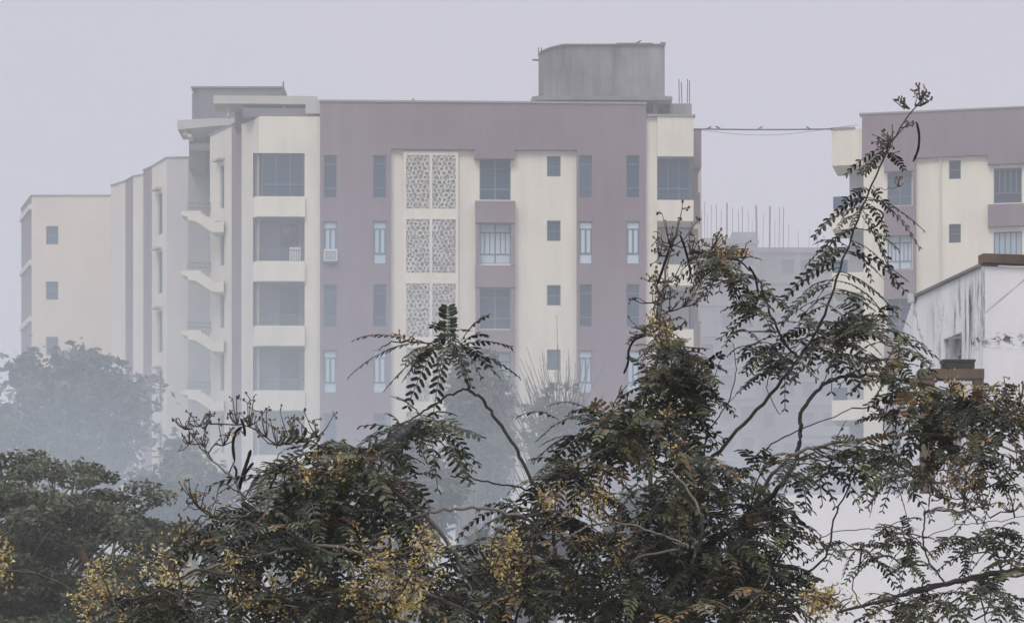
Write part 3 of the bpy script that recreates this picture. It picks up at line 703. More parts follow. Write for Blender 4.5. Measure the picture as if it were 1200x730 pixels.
m_ = MB(); fa.box(m_, b-.72, b-.2, c+.003, c+.78, -1.0, -.5); m_.build('casing', M['white_metal'], wm)
m_ = MB(); fa.box(m_, b-.70, b-.22, c+.78, c+.84, -.98, -.52); m_.build('lid', M['rail'], wm)
ln = empty('laundry', at((a+b)/2, d-.3, -.5), 'grey cloth drying on a line in the second balcony from the top left', 'laundry')
m_ = MB(); m_.tube([fa.pt(a, d-.35, -.5), fa.pt((a+b)/2, d-.40, -.5), fa.pt(b, d-.35, -.5)], .008, 4); m_.build('clothesline', M['rail'], ln)
m_ = MB()
for i in range(6): u = a+1.1+i*.05; m_.quad(fa.pt(u, d-.40, -.49-.02*(i % 2)), fa.pt(u+.05, d-.40, -.49-.02*((i+1) % 2)), fa.pt(u+.05, d-.75, -.47-.04*((i+1) % 2)), fa.pt(u, d-.75, -.47-.04*(i % 2)))
m_.build('cloth', newmat('grey_cloth', (.18, .18, .2), .9), ln)
# ------------------------------------------------------------------ distant trees
def blade_cloud(centers, radii, n, size, flat=1.0, seed=1, tone=(.0, 1.0)):
    """many small leaf-shaped faces spread through clumps; returns MB and tones"""
    r_ = np.random.default_rng(seed); mb = MB(); tones = []
    V = []; Fc = []; k = 0
    for (c, rad) in zip(centers, radii):
        m = max(4, int(n*(rad/max(radii))**2)); base = r_.uniform(*tone)
        base = r_.uniform(*tone) if r_.random() < .8 else 1.0; d = r_.normal(size=(m, 3)); d /= np.linalg.norm(d, axis=1)[:, None]
        rr = rad*(r_.uniform(.15, 1, m)**.6 if flat < .6 else np.abs(r_.normal(0, .75, m)))
        p = np.array(c)+d*rr[:, None]*np.array([1, 1, flat])
        a = r_.normal(size=(m, 3)); a[:, 2] *= .6; a /= np.linalg.norm(a, axis=1)[:, None]
        b = np.cross(a, r_.normal(size=(m, 3))); b /= np.linalg.norm(b, axis=1)[:, None]
        s = size*r_.uniform(.6, 1.4, m)[:, None]
        q = np.stack([p-a*s, p+b*s*.42, p+a*s, p-b*s*.42], 1)
        V.append(q.reshape(-1, 3)); tones += list(np.clip(base+r_.normal(0, .12, m), 0, 1))
    V = np.concatenate(V); mb.v = V.tolist(); mb.f = [(4*i, 4*i+1, 4*i+2, 4*i+3) for i in range(len(V)//4)]
    return mb, tones
def far_tree(name, px, ptop, D, rx, hcrown, label, nclump=60, leaf=.16, n=160, mat='leaf_far', seed=3, flat=.8, group='hazy trees in the mist', bare=0, crad=(.12, .3), leafj=0):
    r_ = random.Random(seed); top = Z(ptop, D); cx = X(px, D); hc = hcrown*D/F; rw = rx*D/F
    t = empty(name, (cx, D, 0), label, 'tree', group)
    tr = MB(); zc0 = top-hc
    stem = [(cx, D, 0)]
    for i in range(1, 6): stem.append((cx+r_.uniform(-.25, .25)*i/3, D+r_.uniform(-.2, .2), (zc0+hc*.55)*i/5))
    tr.tube(stem, [.26, .22, .18, .15, .12, .06], 8)
    cs, rs = [], []
    for i in range(nclump):
        while True:
            x, y, z = (r_.uniform(-1, 1) for _ in range(3))
            if x*x+y*y+z*z < 1: break
        zz = top-hc/2+z*hc/2; rr = r_.uniform(*crad)*rw
        c = Vector((cx+x*rw*.9, D+y*rw*.9, zz)); cs.append(c); rs.append(rr)
        j = min(4, max(1, int(5*(zz-1.5)/top))); s = Vector(stem[j])
        if i % 2 == 0 or bare:
            mid = s.lerp(c, .5)+Vector((r_.uniform(-.3, .3), r_.uniform(-.3, .3), -.2))
            tr.tube([s, mid, c], [.06, .04, .012], 5)
            if bare:
                for _ in range(bare):
                    e_ = c+Vector((r_.gauss(0, .6), r_.gauss(0, .6), abs(r_.gauss(.5, .5)))); tr.tube([mid.lerp(c, .7), (mid+e_)/2+Vector((0, 0, .2)), e_], [.02, .014, .006], 4)
    tr.build('trunk', M['bark_far'], t)
    mb, tn = blade_cloud(cs, rs, n, leaf, flat, seed); mb.build('crown', M[mat], t, tone=tn)
    return t
far_tree('tree', 92, 398, 92, 98, 185, 'tall round crowned tree, dim in mist, before the left end of the apartment block', 170, .17, 115, seed=4, crad=(.08, .26), leafj=1)
far_tree('tree', 212, 525, 74, 66, 130, 'low misty tree in the gap between the spreading tree and the branches', 80, .13, 200, seed=8)
far_tree('tree', 562, 408, 84, 44, 190, 'narrow misty tree in front of the pierced screens, right of the forked twig', 130, .12, 220, seed=12, crad=(.12, .3))
far_tree('bare_tree', 652, 448, 80, 50, 120, 'sparse half bare misty tree under the small square windows', 60, .10, 50, seed=21, bare=5, crad=(.1, .22))
far_tree('tree', 470, 520, 66, 70, 120, 'broad dull misty tree behind the yellow blossoms', 80, .13, 200, seed=31)
far_tree('tree', 350, 560, 62, 80, 120, 'wide misty tree behind the left part of the leafy branches', 70, .13, 200, seed=33)
far_tree('tree', 610, 610, 56, 70, 120, 'low misty tree showing through gaps below the arched twig', 60, .12, 200, seed=35)
far_tree('tree', 770, 560, 60, 66, 140, 'misty tree right behind the densest leaves', 60, .12, 200, seed=37)
far_tree('tree', -10, 470, 84, 50, 130, 'misty tree cut by the left edge, behind the round crowned one', 60, .14, 200, seed=41)

# the grey green spreading tree at the lower left: flat leafy tiers on crooked limbs
def tier_tree():
    D = 29.0; r_ = random.Random(5)
    t = empty('spreading_tree', (X(20, D), D, 0), 'grey green spreading tree with flat leafy tiers at the lower left', 'tree')
    tr = MB(); base = Vector((X(20, D), D, 0)); fork = Vector((X(30, D), D, Z(790, D)))
    tr.tube([base, base.lerp(fork, .5)+Vector((.15, 0, 0)), fork], [.2, .16, .13], 8)
    tiers = []
    prof = [(-40, 534), (0, 530), (30, 531), (60, 545), (88, 552), (100, 577), (130, 574), (155, 577), (170, 606), (200, 616), (185, 650)]
    for (x, y) in prof: tiers.append((x, y+6, 0))
    for _ in range(128):
        x = r_.uniform(-70, 196); lim = np.interp(x, [p[0] for p in prof[:10]], [p[1] for p in prof[:10]])
        tiers.append((x, lim+12+r_.random()**1.0*(770-lim), 1))
    cs, rs = [], []
    for (x, y, q) in tiers:
        DD = D+(r_.uniform(-2.2, 2.2) if q else r_.uniform(-.6, .6)); c = P(x, y, DD)
        mid = fork.lerp(c, .55)+Vector((r_.uniform(-.2, .2), r_.uniform(-.2, .2), r_.uniform(-.25, .1)))
        tr.tube([fork, mid, c], [.026, .018, .008], 5)
        for _ in range(5):
            cc = c+Vector((r_.gauss(0, .17), r_.gauss(0, .22), r_.gauss(-.02, .045))); cs.append(cc); rs.append(r_.uniform(.12, .26)); 
            if r_.random() < .5: tr.tube([mid.lerp(c, .7), cc], [.014, .005], 4)
    tr.build('trunk', M['bark_far'], t)
    mb, tn = blade_cloud(cs, rs, 175, .032, .38, 6); mb.build('crown', M['leaf_mid'], t, tone=tn)
    # hanging dry frond
    fr = MB(); fr.tube([P(88, 618, 28), P(92, 640, 28), P(100, 655, 28), P(104, 668, 28)], [.01, .03, .03, .005], 5); fr.build('dry_frond', newmat('dry_frond', (.20, .15, .09), .9), t)
tier_tree()

# ------------------------------------------------------------------ foreground pinnate-leaved trees
class Tree:
    def __init__(s, name, px, D, label, seed):
        s.r = random.Random(seed); s.np = np.random.default_rng(seed)
        s.root = empty(name, (X(px, D), D, 0), label, 'tree', 'feathery leaved trees in the foreground')
        s.wood = MB(); s.twig = MB(); s.limb = MB(); s.V = []; s.T = []; s.k = .38; s.nodes = np.zeros((0, 3)); s.flo = MB(); s.flt = []; s.pods = []
    def guide(s, pts, r0, r1, pale=False, nodes=True):
        if r0 < .03: r0 *= .72; r1 *= .75
        """smooth branch through pixel points (px,py,D)"""
        p = [P(*q) for q in pts]; out = []
        for i in range(len(p)-1):
            a, b, c, d = p[max(i-1, 0)], p[i], p[i+1], p[min(i+2, len(p)-1)]
            for k in range(6):
                t = k/6; out.append(.5*((2*b)+(c-a)*t+(2*a-5*b+4*c-d)*t*t+(3*b-a-3*c+d)*t**3))
        out.append(p[-1]); m = len(out)
        out = [q+Vector((s.r.gauss(0, .0025), s.r.gauss(0, .004), s.r.gauss(0, .0025))) for q in out]
        (s.limb if pale and r0 > .0025 else s.twig if pale else s.wood).tube(out, [r0+(r1-r0)*i/(m-1) for i in range(m)], 7)
        if nodes: s.nodes = np.concatenate([s.nodes, np.array(out)])
        return out
    def leaf(s, o, d, Ln, pairs, ll, lw, tone, droop=.5, ragged=.06):
        r_ = s.r; o = np.array(o); d = np.array(d); d = d/np.linalg.norm(d)
        t = np.linspace(.12, 1, pairs); dn = np.array([0, 0, -1.])
        pos = o+d*(Ln*t[:, None])+dn*(droop*Ln*t[:, None]**2)
        tg = d+dn*(2*droop*t[:, None]); tg /= np.linalg.norm(tg, axis=1)[:, None]
        roll = np.array([r_.gauss(0, .35), r_.gauss(0, .35), 1.0])
        sd = np.cross(tg, roll); sd /= (np.linalg.norm(sd, axis=1)[:, None]+1e-9)
        nm = np.cross(sd, tg)
        prof = .62+.38*np.sin(np.pi*np.clip(t*.95, 0, 1)); ang = .35+.25*t
        for sg in (-1, 1):
            keep = s.np.random(pairs) > ragged
            ld = sd*sg*np.cos(ang)[:, None]+tg*np.sin(ang)[:, None]+dn*.22+s.np.normal(0, .09, (pairs, 3)); ld /= np.linalg.norm(ld, axis=1)[:, None]
            wd = np.cross(ld, nm); wd /= (np.linalg.norm(wd, axis=1)[:, None]+1e-9)
            l_ = (ll*prof*s.np.uniform(.85, 1.12, pairs))[:, None]; w_ = (lw*prof)[:, None]*.5; up = nm*w_*.35
            q = np.stack([pos, pos+ld*l_*.28+wd*w_+up, pos+ld*l_*.84+wd*w_*.85+up, pos+ld*l_, pos+ld*l_*.84-wd*w_*.85+up, pos+ld*l_*.28-wd*w_+up], 1)[keep]
            s.V.append(q.reshape(-1, 3)); tt = np.clip(tone+s.np.normal(0, .11, len(q)), 0, 1); s.T.append(np.repeat(tt, 2))
        k = list(range(0, pairs, max(1, pairs//4)))
        s.twig.tube([tuple(o)]+[tuple(pos[i]) for i in k]+[tuple(pos[-1])], .0016, 3, False)
    def spray(s, c, out, nl, size=1.0, tone=.3, droop=(.25, .75), Ln=(.12, .20), spread=1.0):
        r_ = s.r
        for _ in range(nl):
            d = Vector((r_.gauss(0, spread), r_.gauss(0, spread), r_.gauss(.15, .45)*spread))+Vector(out)*1.1
            if d.length < .1: d = Vector((1, 0, 0))
            L_ = r_.uniform(*Ln)*size
            tn = tone+r_.gauss(0, .19)
            if r_.random() < .10: tn = r_.uniform(.75, .95)
            s.leaf(c, d, L_, r_.randint(6, 10), L_*r_.uniform(.17, .24), L_*r_.uniform(.072, .088), min(max(tn, 0), 1), r_.uniform(*droop))
    def connect(s, c, r0=.0045, maxd=1.2, pale=None):
        c = np.array(c); k = int(np.argmin(((s.nodes-c)**2*np.array([1, 1, 1])).sum(1)+.25*np.clip(s.nodes[:, 2]-c[2], 0, 9))); a = s.nodes[k]; dist = np.linalg.norm(a-c)
        if dist > .02:
            m = max(3, int(dist/.05)); ts = np.linspace(0, 1, m)[:, None]; side = s.np.normal(0, .12*dist, 3)
            pts = a+(c-a)*ts+np.sin(ts*np.pi)*(side+np.array([0, 0, .08*dist])); r1 = .002
            rr = min(r0, .002+dist*.008)
            mb = s.twig if (s.r.random() < .45 if pale is None else pale) else s.wood
            mb.tube([tuple(p) for p in pts], [rr+(r1-rr)*i/(m-1) for i in range(m)], 5)
            s.nodes = np.concatenate([s.nodes, pts[1:]])
        return Vector(c-a)
    def blob(s, cx, cy, rx, ry, n, D, dd=.45, nl=4, tone=.3, Ln=(.12, .20), droop=(.25, .75)):
        pts = []; n = max(2, round(n*s.k)); rx *= .92; ry *= .9; Ln = (Ln[0]*.86, Ln[1]*.9)
        for _ in range(n):
            while True:
                x, y, z = (s.r.uniform(-1, 1) for _ in range(3))
                if x*x+y*y+z*z < 1: break
            pts.append(P(cx+x*rx, cy+y*ry, D+z*dd))
        pts.sort(key=lambda p: ((s.nodes-np.array(p))**2).sum(1).min())
        for p in pts:
            o = s.connect(p); o = o.normalized() if o.length > .02 else Vector((0, 0, 0))
            s.spray(p, o*.6, nl, 1, tone, droop, Ln)
    def buds(s, px, py, D, n, size, up=(0, 0, 1), yellow=.2, knob=.006, spread=.7):
        knob *= .62
        """a bare flower head: thin stalks that each end in a few small knobs"""
        c = P(px, py, D); s.connect(c, .004); r_ = s.r
        for _ in range(n):
            d = Vector(up)+Vector((r_.gauss(0, spread), r_.gauss(0, spread), r_.gauss(0, spread*.6))); d.normalize()
            L_ = size*r_.uniform(.4, 1.15); m = c+d*L_*.5+Vector((0, 0, -.06*L_)); e_ = c+d*L_+Vector((0, 0, .12*L_))
            s.twig.tube([c, m, e_], [.0022, .0018, .0014], 4)
            for k in range(r_.randint(1, 3)):
                q = e_+Vector((r_.gauss(0, .009), r_.gauss(0, .009), r_.gauss(0, .008)))
                s.twig.tube([e_, q], .0014, 3)
                yl = r_.random() < yellow; n0 = len(s.flo.f); s.flo.ball(q, knob*r_.uniform(.7, 1.4), 1, r_.uniform(.8, 1.5)); s.flt += [r_.uniform(.45, 1) if yl else r_.uniform(0, .25)]*(len(s.flo.f)-n0)
    def petals(s, cx, cy, rx, ry, n, D, dd=.3, tone=(.4, 1)):
        """clusters of small dry yellow petals and seeds hanging on short stalks"""
        r_ = s.r; n = round(n*.68)
        for _ in range(n):
            c = P(cx+r_.gauss(0, .5)*rx, cy+r_.gauss(0, .5)*ry, D+r_.uniform(-dd, dd)); s.connect(c, .003, pale=True)
            b = r_.uniform(*tone)
            if r_.random() < .30: continue
            for k in range(r_.randint(10, 24)):
                q = c+Vector((r_.gauss(0, .015), r_.gauss(0, .015), r_.gauss(-.005, .018))); a = Vector((r_.gauss(0, 1), r_.gauss(0, 1), r_.gauss(0, 1))).normalized(); e_ = a.cross(Vector((r_.gauss(0, 1), .3, 1))).normalized()
                z = r_.uniform(.004, .0085); v = len(s.flo.v); f0 = len(s.flo.f); nn = a.cross(e_)*z*.5
                s.flo.v += [tuple(q-a*z), tuple(q+e_*z*.7+nn), tuple(q+a*z), tuple(q-e_*z*.7+nn), tuple(q)]
                s.flo.f += [(v, v+1, v+4), (v+1, v+2, v+4), (v+2, v+3, v+4), (v+3, v, v+4)]
                s.flt += [min(1, max(0, b+r_.gauss(0, .15)))]*4
    def pod(s, pts, D, r=.006):
        p = [P(x, y, D) for x, y in pts]; out = []
        for i in range(len(p)-1):
            a, b, c, d = p[max(i-1, 0)], p[i], p[i+1], p[min(i+2, len(p)-1)]
            for k in range(5): t = k/5; out.append(.5*((2*b)+(c-a)*t+(2*a-5*b+4*c-d)*t*t+(3*b-a-3*c+d)*t**3))
        out.append(p[-1]); m = len(out)
        r *= .72
        mb = MB(); mb.tube(out, [r*(.35+.65*min(1, i/2, (m-1-i)/1.5+.1))*(1+.08*math.sin(i*2.1)) for i in range(m)], 7)
        s.connect(out[0], .003); s.pods.append(mb)
    def finish(s):
        s.wood.build('trunk', M['bark'], s.root, True); s.limb.f and s.limb.build('branches', M['pale_branch'], s.root, True); s.twig.build('twigs', M['twig'], s.root, True)
        V = np.concatenate(s.V); m = len(V)//6; mb = MB(); mb.v = V.tolist()
        b = (np.arange(m)*6)[:, None]; f = np.stack([b+np.array([0, 1, 2, 3]), b+np.array([0, 3, 4, 5])], 1).reshape(-1, 4); mb.f = [tuple(q) for q in f.tolist()]
        mb.build('foliage', M['leaf'], s.root, tone=np.concatenate(s.T))
        if s.flo.v: s.flo.build('blossoms', M['flower'], s.root, tone=s.flt)
        for p in s.pods: p.build('seed_pod', M['pod'], s.root, True)
        print('TREE leaves', m)

# --- left centre tree
t = Tree('feathery_tree', 560, 9.2, 'foreground feathery tree left of centre, with yellow blossoms and a forked bare twig', 51)
D = 9.2
t.guide([(640, 2820, D), (625, 2000, D), (600, 1400, D), (595, 1050, D), (590, 850, D)], .065, .035)
t.guide([(590, 850, D), (582, 760, D), (570, 712, 9.1), (545, 672, 9.05), (520, 630, 9), (498, 602, 9), (476, 586, 8.95), (440, 560, 8.9), (410, 540, 8.9)], .013, .005, True)
t.guide([(590, 850, D), (640, 720, 9.3), (650, 640, 9.3), (640, 595, 9.25), (628, 573, 9.2), (612, 540, 9.2), (592, 505, 9.2), (568, 472, 9.2), (549, 455, 9.2)], .009, .0062)
t.guide([(549, 455, 9.2), (545, 440, 9.2), (543, 428, 9.2), (537, 418, 9.15)], .006, .004)
t.guide([(549, 455, 9.2), (528, 463, 9.2), (505, 477, 9.2), (480, 492, 9.2), (455, 504, 9.15), (430, 512, 9.1)], .005, .003)
t.guide([(640, 640, 9.3), (625, 613, 9.1), (600, 602, 9), (560, 596, 8.95), (520, 597, 8.9), (485, 606, 8.9), (452, 622, 8.9), (425, 640, 8.9)], .008, .004, True)
t.guide([(560, 700, 9.1), (545, 685, 9), (500, 666, 8.9), (455, 645, 8.85), (420, 650, 8.8)], .007, .004)
t.guide([(590, 760, 9.2), (610, 700, 9), (560, 703, 8.9), (500, 694, 8.8), (450, 692, 8.8), (380, 690, 8.8)], .006, .003)
t.guide([(640, 600, 9.3), (625, 576, 9.4), (590, 568, 9.4), (555, 561, 9.4), (528, 557, 9.4)], .005, .003)
t.guide([(590, 850, D), (480, 760, 8.9), (400, 690, 8.9), (360, 640, 8.9), (300, 600, 9), (284, 590, 9)], .02, .01)
t.guide([(360, 640, 8.9), (380, 600, 8.9), (400, 560, 8.95), (420, 535, 9), (460, 515, 9), (505, 500, 9)], .008, .004)
t.guide([(560, 720, 9), (470, 680, 8.7), (425, 650, 8.6), (380, 639, 8.6), (333, 644, 8.6), (285, 655, 8.6), (241, 667, 8.6), (200, 684, 8.6)], .009, .0045, True)
t.guide([(430, 760, 8.8), (330, 700, 8.5), (241, 668, 8.5), (190, 690, 8.5), (140, 706, 8.5), (92, 726, 8.5)], .008, .003)
t.guide([(330, 760, 8.7), (260, 700, 8.6), (200, 694, 8.6), (160, 715, 8.6), (140, 740, 8.6)], .006, .003)
t.guide([(284, 600, 9), (285, 585, 9), (272, 560, 9), (250, 540, 9), (232, 520, 9), (226, 505, 9), (216, 500, 9)], .005, .0022, True)
t.guide([(250, 540, 9), (238, 522, 9), (240, 500, 9), (246, 495, 9)], .003, .002, True)
t.guide([(284, 590, 9), (300, 560, 9.05), (318, 545, 9.1), (330, 530, 9.1)], .005, .0025, True)
t.guide([(300, 592, 9), (262, 568, 9), (246, 600, 8.9), (222, 580, 8.9)], .003, .002, True)
t.guide([(445, 410, 9.15), (455, 402, 9.15), (480, 400, 9.15), (510, 405, 9.15), (537, 418, 9.15)], .002, .004)
for q in [(232, 500), (217, 503), (240, 503), (222, 520), (240, 524)]: t.buds(*q, 9, 6, .055, (-.2, 0, 1), .12, .005, .9)
for q in [(278, 498), (292, 500), (312, 512), (325, 522), (340, 515), (355, 518), (372, 512), (262, 522)]: t.buds(*q, 9, 7, .075, (0, 0, 1), .1, .0055, .9)
for q in [(225, 583), (235, 596), (250, 606), (215, 628), (228, 640), (205, 640)]: t.buds(*q, 8.8, 8, .05, (-.3, 0, 1), .45, .0055, .9)
t.pod([(275, 540), (273, 522), (276, 507), (284, 500)], 9, .0065); t.pod([(279, 578), (284, 558), (290, 540), (294, 527)], 9, .0075); t.pod([(287, 556), (292, 548), (297, 542)], 9, .006)
t.pod([(282, 490), (286, 500), (287, 511)], 9, .006); t.pod([(322, 545), (324, 555), (319, 566), (316, 573)], 9, .005); t.pod([(276, 560), (277, 552), (274, 545)], 9, .005)
B = t.blob
B(520, 398, 26, 14, 9, 9.15, .12, 5, .25, (.11, .16), (.3, .9)); B(535, 400, 22, 12, 6, 9.1, .1, 5, .3, (.10, .16)); t.buds(470, 402, 9.15, 4, .05)
for (x, y, dx, dz) in ((505, 410, -.5, -.2), (520, 412, -.15, -.7), (540, 405, .8, .3), (545, 412, .9, -.1), (512, 405, -.4, -.6), (500, 402, -.9, .1), (475, 398, -.8, .3), (540, 400, .4, .7), (525, 400, 0, .8), (470, 405, -1, -.2)):
    t.leaf(P(x, y, 9.12), (dx, random.uniform(-.2, .2), dz), .16, 10, .034, .012, random.uniform(.1, .4), .35)
B(500, 508, 36, 24, 20, 9.0, .3, 5, .3); B(470, 500, 30, 14, 9, 9.1, .2, 3, .3)
B(395, 545, 48, 32, 38, 9.0, .4, 5, .45); B(440, 560, 50, 40, 34, 9.1, .4, 5, .25); B(345, 570, 46, 46, 38, 9.0, .4, 5, .3)
B(330, 625, 78, 50, 60, 8.9, .5, 5, .28); B(430, 625, 70, 50, 56, 9.1, .5, 5, .28); B(270, 640, 60, 40, 32, 8.9, .4, 4, .3)
B(390, 700, 120, 36, 80, 8.9, .5, 5, .28); B(240, 705, 90, 28, 40, 8.8, .5, 4, .3); B(175, 715, 60, 22, 22, 8.7, .4, 4, .3)
B(545, 690, 70, 40, 44, 9.3, .5, 4, .35); B(560, 640, 50, 36, 24, 9.3, .5, 4, .3); B(625, 680, 50, 44, 40, 9.2, .5, 5, .28); B(530, 715, 80, 20, 26, 9.2, .5, 4, .28); B(598, 590, 24, 18, 6, 9.2, .2, 3, .3); B(640, 620, 40, 40, 30, 9.4, .5, 4, .3)
Q = t.petals
Q(125, 690, 34, 44, 44, 8.6, .2, (.35, .95)); Q(200, 668, 26, 22, 20, 8.6); Q(178, 655, 30, 14, 10, 8.6, .2, (.5, 1)); Q(285, 690, 50, 40, 22, 8.6, .2, (.3, .8)); Q(435, 655, 40, 36, 40, 8.6, .25, (.4, .9)); Q(440, 700, 40, 28, 40, 8.6, .2, (.5, .9))
Q(500, 650, 26, 36, 30, 8.6, .2, (.4, .9)); Q(600, 650, 34, 40, 44, 8.8, .2, (.3, .8)); Q(488, 690, 20, 36, 26, 8.5, .2, (.4, .9)); Q(640, 590, 26, 14, 14, 8.9, .2, (.3, .7)); Q(400, 550, 50, 26, 16, 8.7, .2, (.2, .6)); Q(330, 690, 60, 30, 16, 8.5, .2, (.4, .9)); Q(4, 655, 8, 22, 12, 8.4, .1, (.5, .9))
t.finish()

# --- right centre tree
t = Tree('feathery_tree', 810, 9.6, 'foreground feathery tree whose long shoot rises above the right hand roof', 77)
D = 9.6
t.guide([(800, 2700, D), (805, 2000, D), (800, 1400, D), (805, 1000, D), (800, 820, D)], .07, .04)
t.guide([(800, 820, D), (806, 700, 9.55), (812, 620, 9.5), (820, 565, 9.5), (850, 520, 9.5), (895, 472, 9.5), (938, 418, 9.5), (962, 378, 9.5), (985, 315, 9.5), (1010, 245, 9.5), (1042, 170, 9.5), (1074, 122, 9.5)], .012, .0025)
t.guide([(815, 590, 9.5), (812, 560, 9.45), (808, 535, 9.4), (797, 518, 9.4), (775, 505, 9.35), (742, 511, 9.3), (705, 528, 9.2), (670, 545, 9.1)], .008, .003, True)
t.guide([(822, 560, 9.5), (828, 510, 9.5), (850, 478, 9.5), (862, 440, 9.5), (858, 402, 9.5)], .004, .0015); t.guide([(828, 510, 9.5), (826, 478, 9.5), (836, 448, 9.5), (845, 420, 9.5)], .003, .0014); t.guide([(850, 478, 9.5), (862, 462, 9.5), (876, 450, 9.5)], .002, .0012)
t.guide([(800, 700, 9.3), (818, 640, 9.1), (822, 610, 9), (810, 580, 9), (785, 553, 9), (770, 548, 9)], .008, .004, True)
t.guide([(760, 720, 9.3), (740, 660, 9.1), (800, 640, 9), (770, 625, 9), (725, 612, 9), (690, 616, 9), (655, 640, 9), (640, 655, 9)], .006, .003, True)
t.guide([(820, 640, 9.5), (860, 620, 9.4), (900, 585, 9.4), (930, 545, 9.4), (938, 512, 9.4), (939, 485, 9.4), (960, 455, 9.4), (991, 441, 9.4), (1040, 442, 9.4), (1080, 450, 9.4), (1110, 460, 9.4), (1150, 476, 9.4)], .013, .004)
t.guide([(880, 600, 9.4), (910, 550, 9.3), (935, 530, 9.3), (975, 520, 9.3), (1030, 512, 9.3), (1085, 508, 9.3), (1130, 512, 9.3), (1165, 520, 9.3), (1205, 533, 9.3)], .009, .004, True)
t.guide([(875, 545, 9.4), (905, 520, 9.4), (950, 498, 9.4), (1000, 478, 9.4)], .004, .002)
t.guide([(915, 486, 9.4), (900, 460, 9.4), (905, 430, 9.4), (925, 415, 9.4)], .002, .002)
t.guide([(938, 420, 9.5), (922, 405, 9.45), (908, 380, 9.4), (897, 348, 9.4), (882, 318, 9.4), (850, 298, 9.4), (815, 296, 9.4)], .006, .003)
t.guide([(800, 700, 9.5), (770, 600, 9.5), (758, 530, 9.5), (762, 470, 9.5), (770, 420, 9.5), (773, 370, 9.5), (778, 330, 9.5), (786, 292, 9.5)], .012, .004, True)
t.guide([(900, 690, 9.4), (960, 660, 9.3), (980, 600, 9.3), (1000, 560, 9.3)], .006, .003)
B = t.blob
# long shoot: leaves up its length, bud head on top
for i in range(34):
    k = random.random(); x = 962+(1050-962)*k; y = np.interp(x, [962, 985, 1010, 1042, 1060], [378, 315, 245, 170, 140])
    if y < 172: continue
    sgn = random.choice((-1, 1)); near = 175 < y < 260
    t.leaf(P(x, y, 9.5), (sgn*random.uniform(.3, 1), random.uniform(-.8, .8), random.uniform(-.4, .3)), random.uniform(.07, .12) if near else random.uniform(.10, .16), 9, .022 if near else .027, .009, random.uniform(.1, .4), .5)
for (x, y, dx, dz, L_) in ((1018, 232, .8, -.1, .17), (1018, 236, -.8, .0, .17), (1010, 250, .6, -.8, .17), (1005, 262, -.9, -.2, .18), (985, 312, -.8, .1, .19), (985, 318, .9, -.2, .18), (990, 300, .9, -.05, .19), (978, 335, .9, .1, .18), (975, 335, -.9, -.1, .17)):
    for _ in range(2): t.leaf(P(x, y+random.uniform(-6, 6), 9.5), (dx, random.uniform(-.4, .4), dz), L_, 11, .030, .011, random.uniform(.05, .35), random.uniform(.4, .8))
for (x, y, n_, s_, u_) in ((1078, 118, 12, .055, (.2, 0, 1)), (1072, 124, 8, .05, (.8, 0, .6)), (1066, 128, 6, .06, (-.8, 0, .8)), (1046, 165, 12, .05, (-.6, 0, .3)), (1040, 172, 8, .035, (.5, 0, .3)), (1056, 150, 3, .05, (1, 0, .2))): t.buds(x, y, 9.5, n_, s_, u_, .05, .0055, .6)
t.guide([(1045, 164, 9.5), (1060, 150, 9.5), (1075, 145, 9.5)], .002, .0015); t.pod([(1074, 143), (1077, 158), (1076, 175), (1070, 190)], 9.5, .0055)
t.guide([(1022, 220, 9.5), (1035, 221, 9.5), (1052, 219, 9.5)], .0015, .0012); t.buds(1054, 219, 9.5, 4, .02)
t.pod([(1028, 245), (1035, 252), (1028, 264), (1015, 270)], 9.5, .004)
B(985, 395, 34, 26, 22, 9.5, .2, 5, .25, (.12, .18)); B(955, 390, 24, 20, 10, 9.5, .2, 4, .25); B(930, 405, 24, 24, 8, 9.5, .2, 4, .3); B(1020, 385, 26, 20, 12, 9.4, .2, 4, .3); B(1045, 415, 18, 20, 7, 9.4, .15, 4, .5)
B(850, 308, 26, 20, 34, 9.4, .15, 4, .4, (.09, .14)); B(893, 358, 22, 14, 16, 9.4, .12, 4, .3, (.10, .15)); B(868, 330, 18, 10, 5, 9.4, .12, 3, .25); t.petals(855, 300, 24, 10, 8, 9.3, .1, (0, .4))
B(885, 400, 20, 28, 6, 9.4, .15, 3, .3, (.1, .14)); B(905, 425, 16, 18, 5, 9.4, .15, 3, .3)
B(785, 440, 28, 40, 58, 9.5, .25, 5, .3, (.1, .16)); B(798, 462, 28, 28, 40, 9.5, .2, 5, .2); B(772, 392, 20, 30, 22, 9.5, .15, 3, .3, (.07, .11))
for q in [(773, 300), (784, 285), (770, 330), (778, 350), (765, 355), (785, 330), (770, 375), (785, 365), (762, 390), (800, 360), (792, 385), (775, 400)]: t.buds(*q, 9.5, 8, .075, (0, 0, .5), .22, .006, 1.0)
t.buds(787, 290, 9.5, 7, .11, (-.2, 0, 1), .1, .0065, .8); t.buds(810, 296, 9.45, 7, .06, (.2, 0, 1), .3, .006, .9); t.buds(835, 290, 9.4, 8, .05, (0, 0, 1), .3, .006, .9); t.buds(870, 300, 9.4, 8, .04, (.4, 0, .8), .5, .007, .9)
t.petals(778, 385, 18, 30, 22, 9.4, .1, (.15, .6)); t.petals(780, 395, 14, 8, 9, 9.4, .1, (.6, 1)); t.petals(835, 300, 22, 12, 12, 9.35, .1, (.1, .6))
t.pod([(785, 290), (780, 305), (775, 320), (770, 334)], 9.45, .006); t.pod([(797, 275), (803, 292), (807, 308), (809, 322), (806, 330)], 9.45, .0055); 
t.pod([(758, 393), (744, 398), (737, 410), (736, 425), (731, 438)], 9.45, .0055); t.pod([(878, 312), (885, 325), (888, 342)], 9.35, .005)
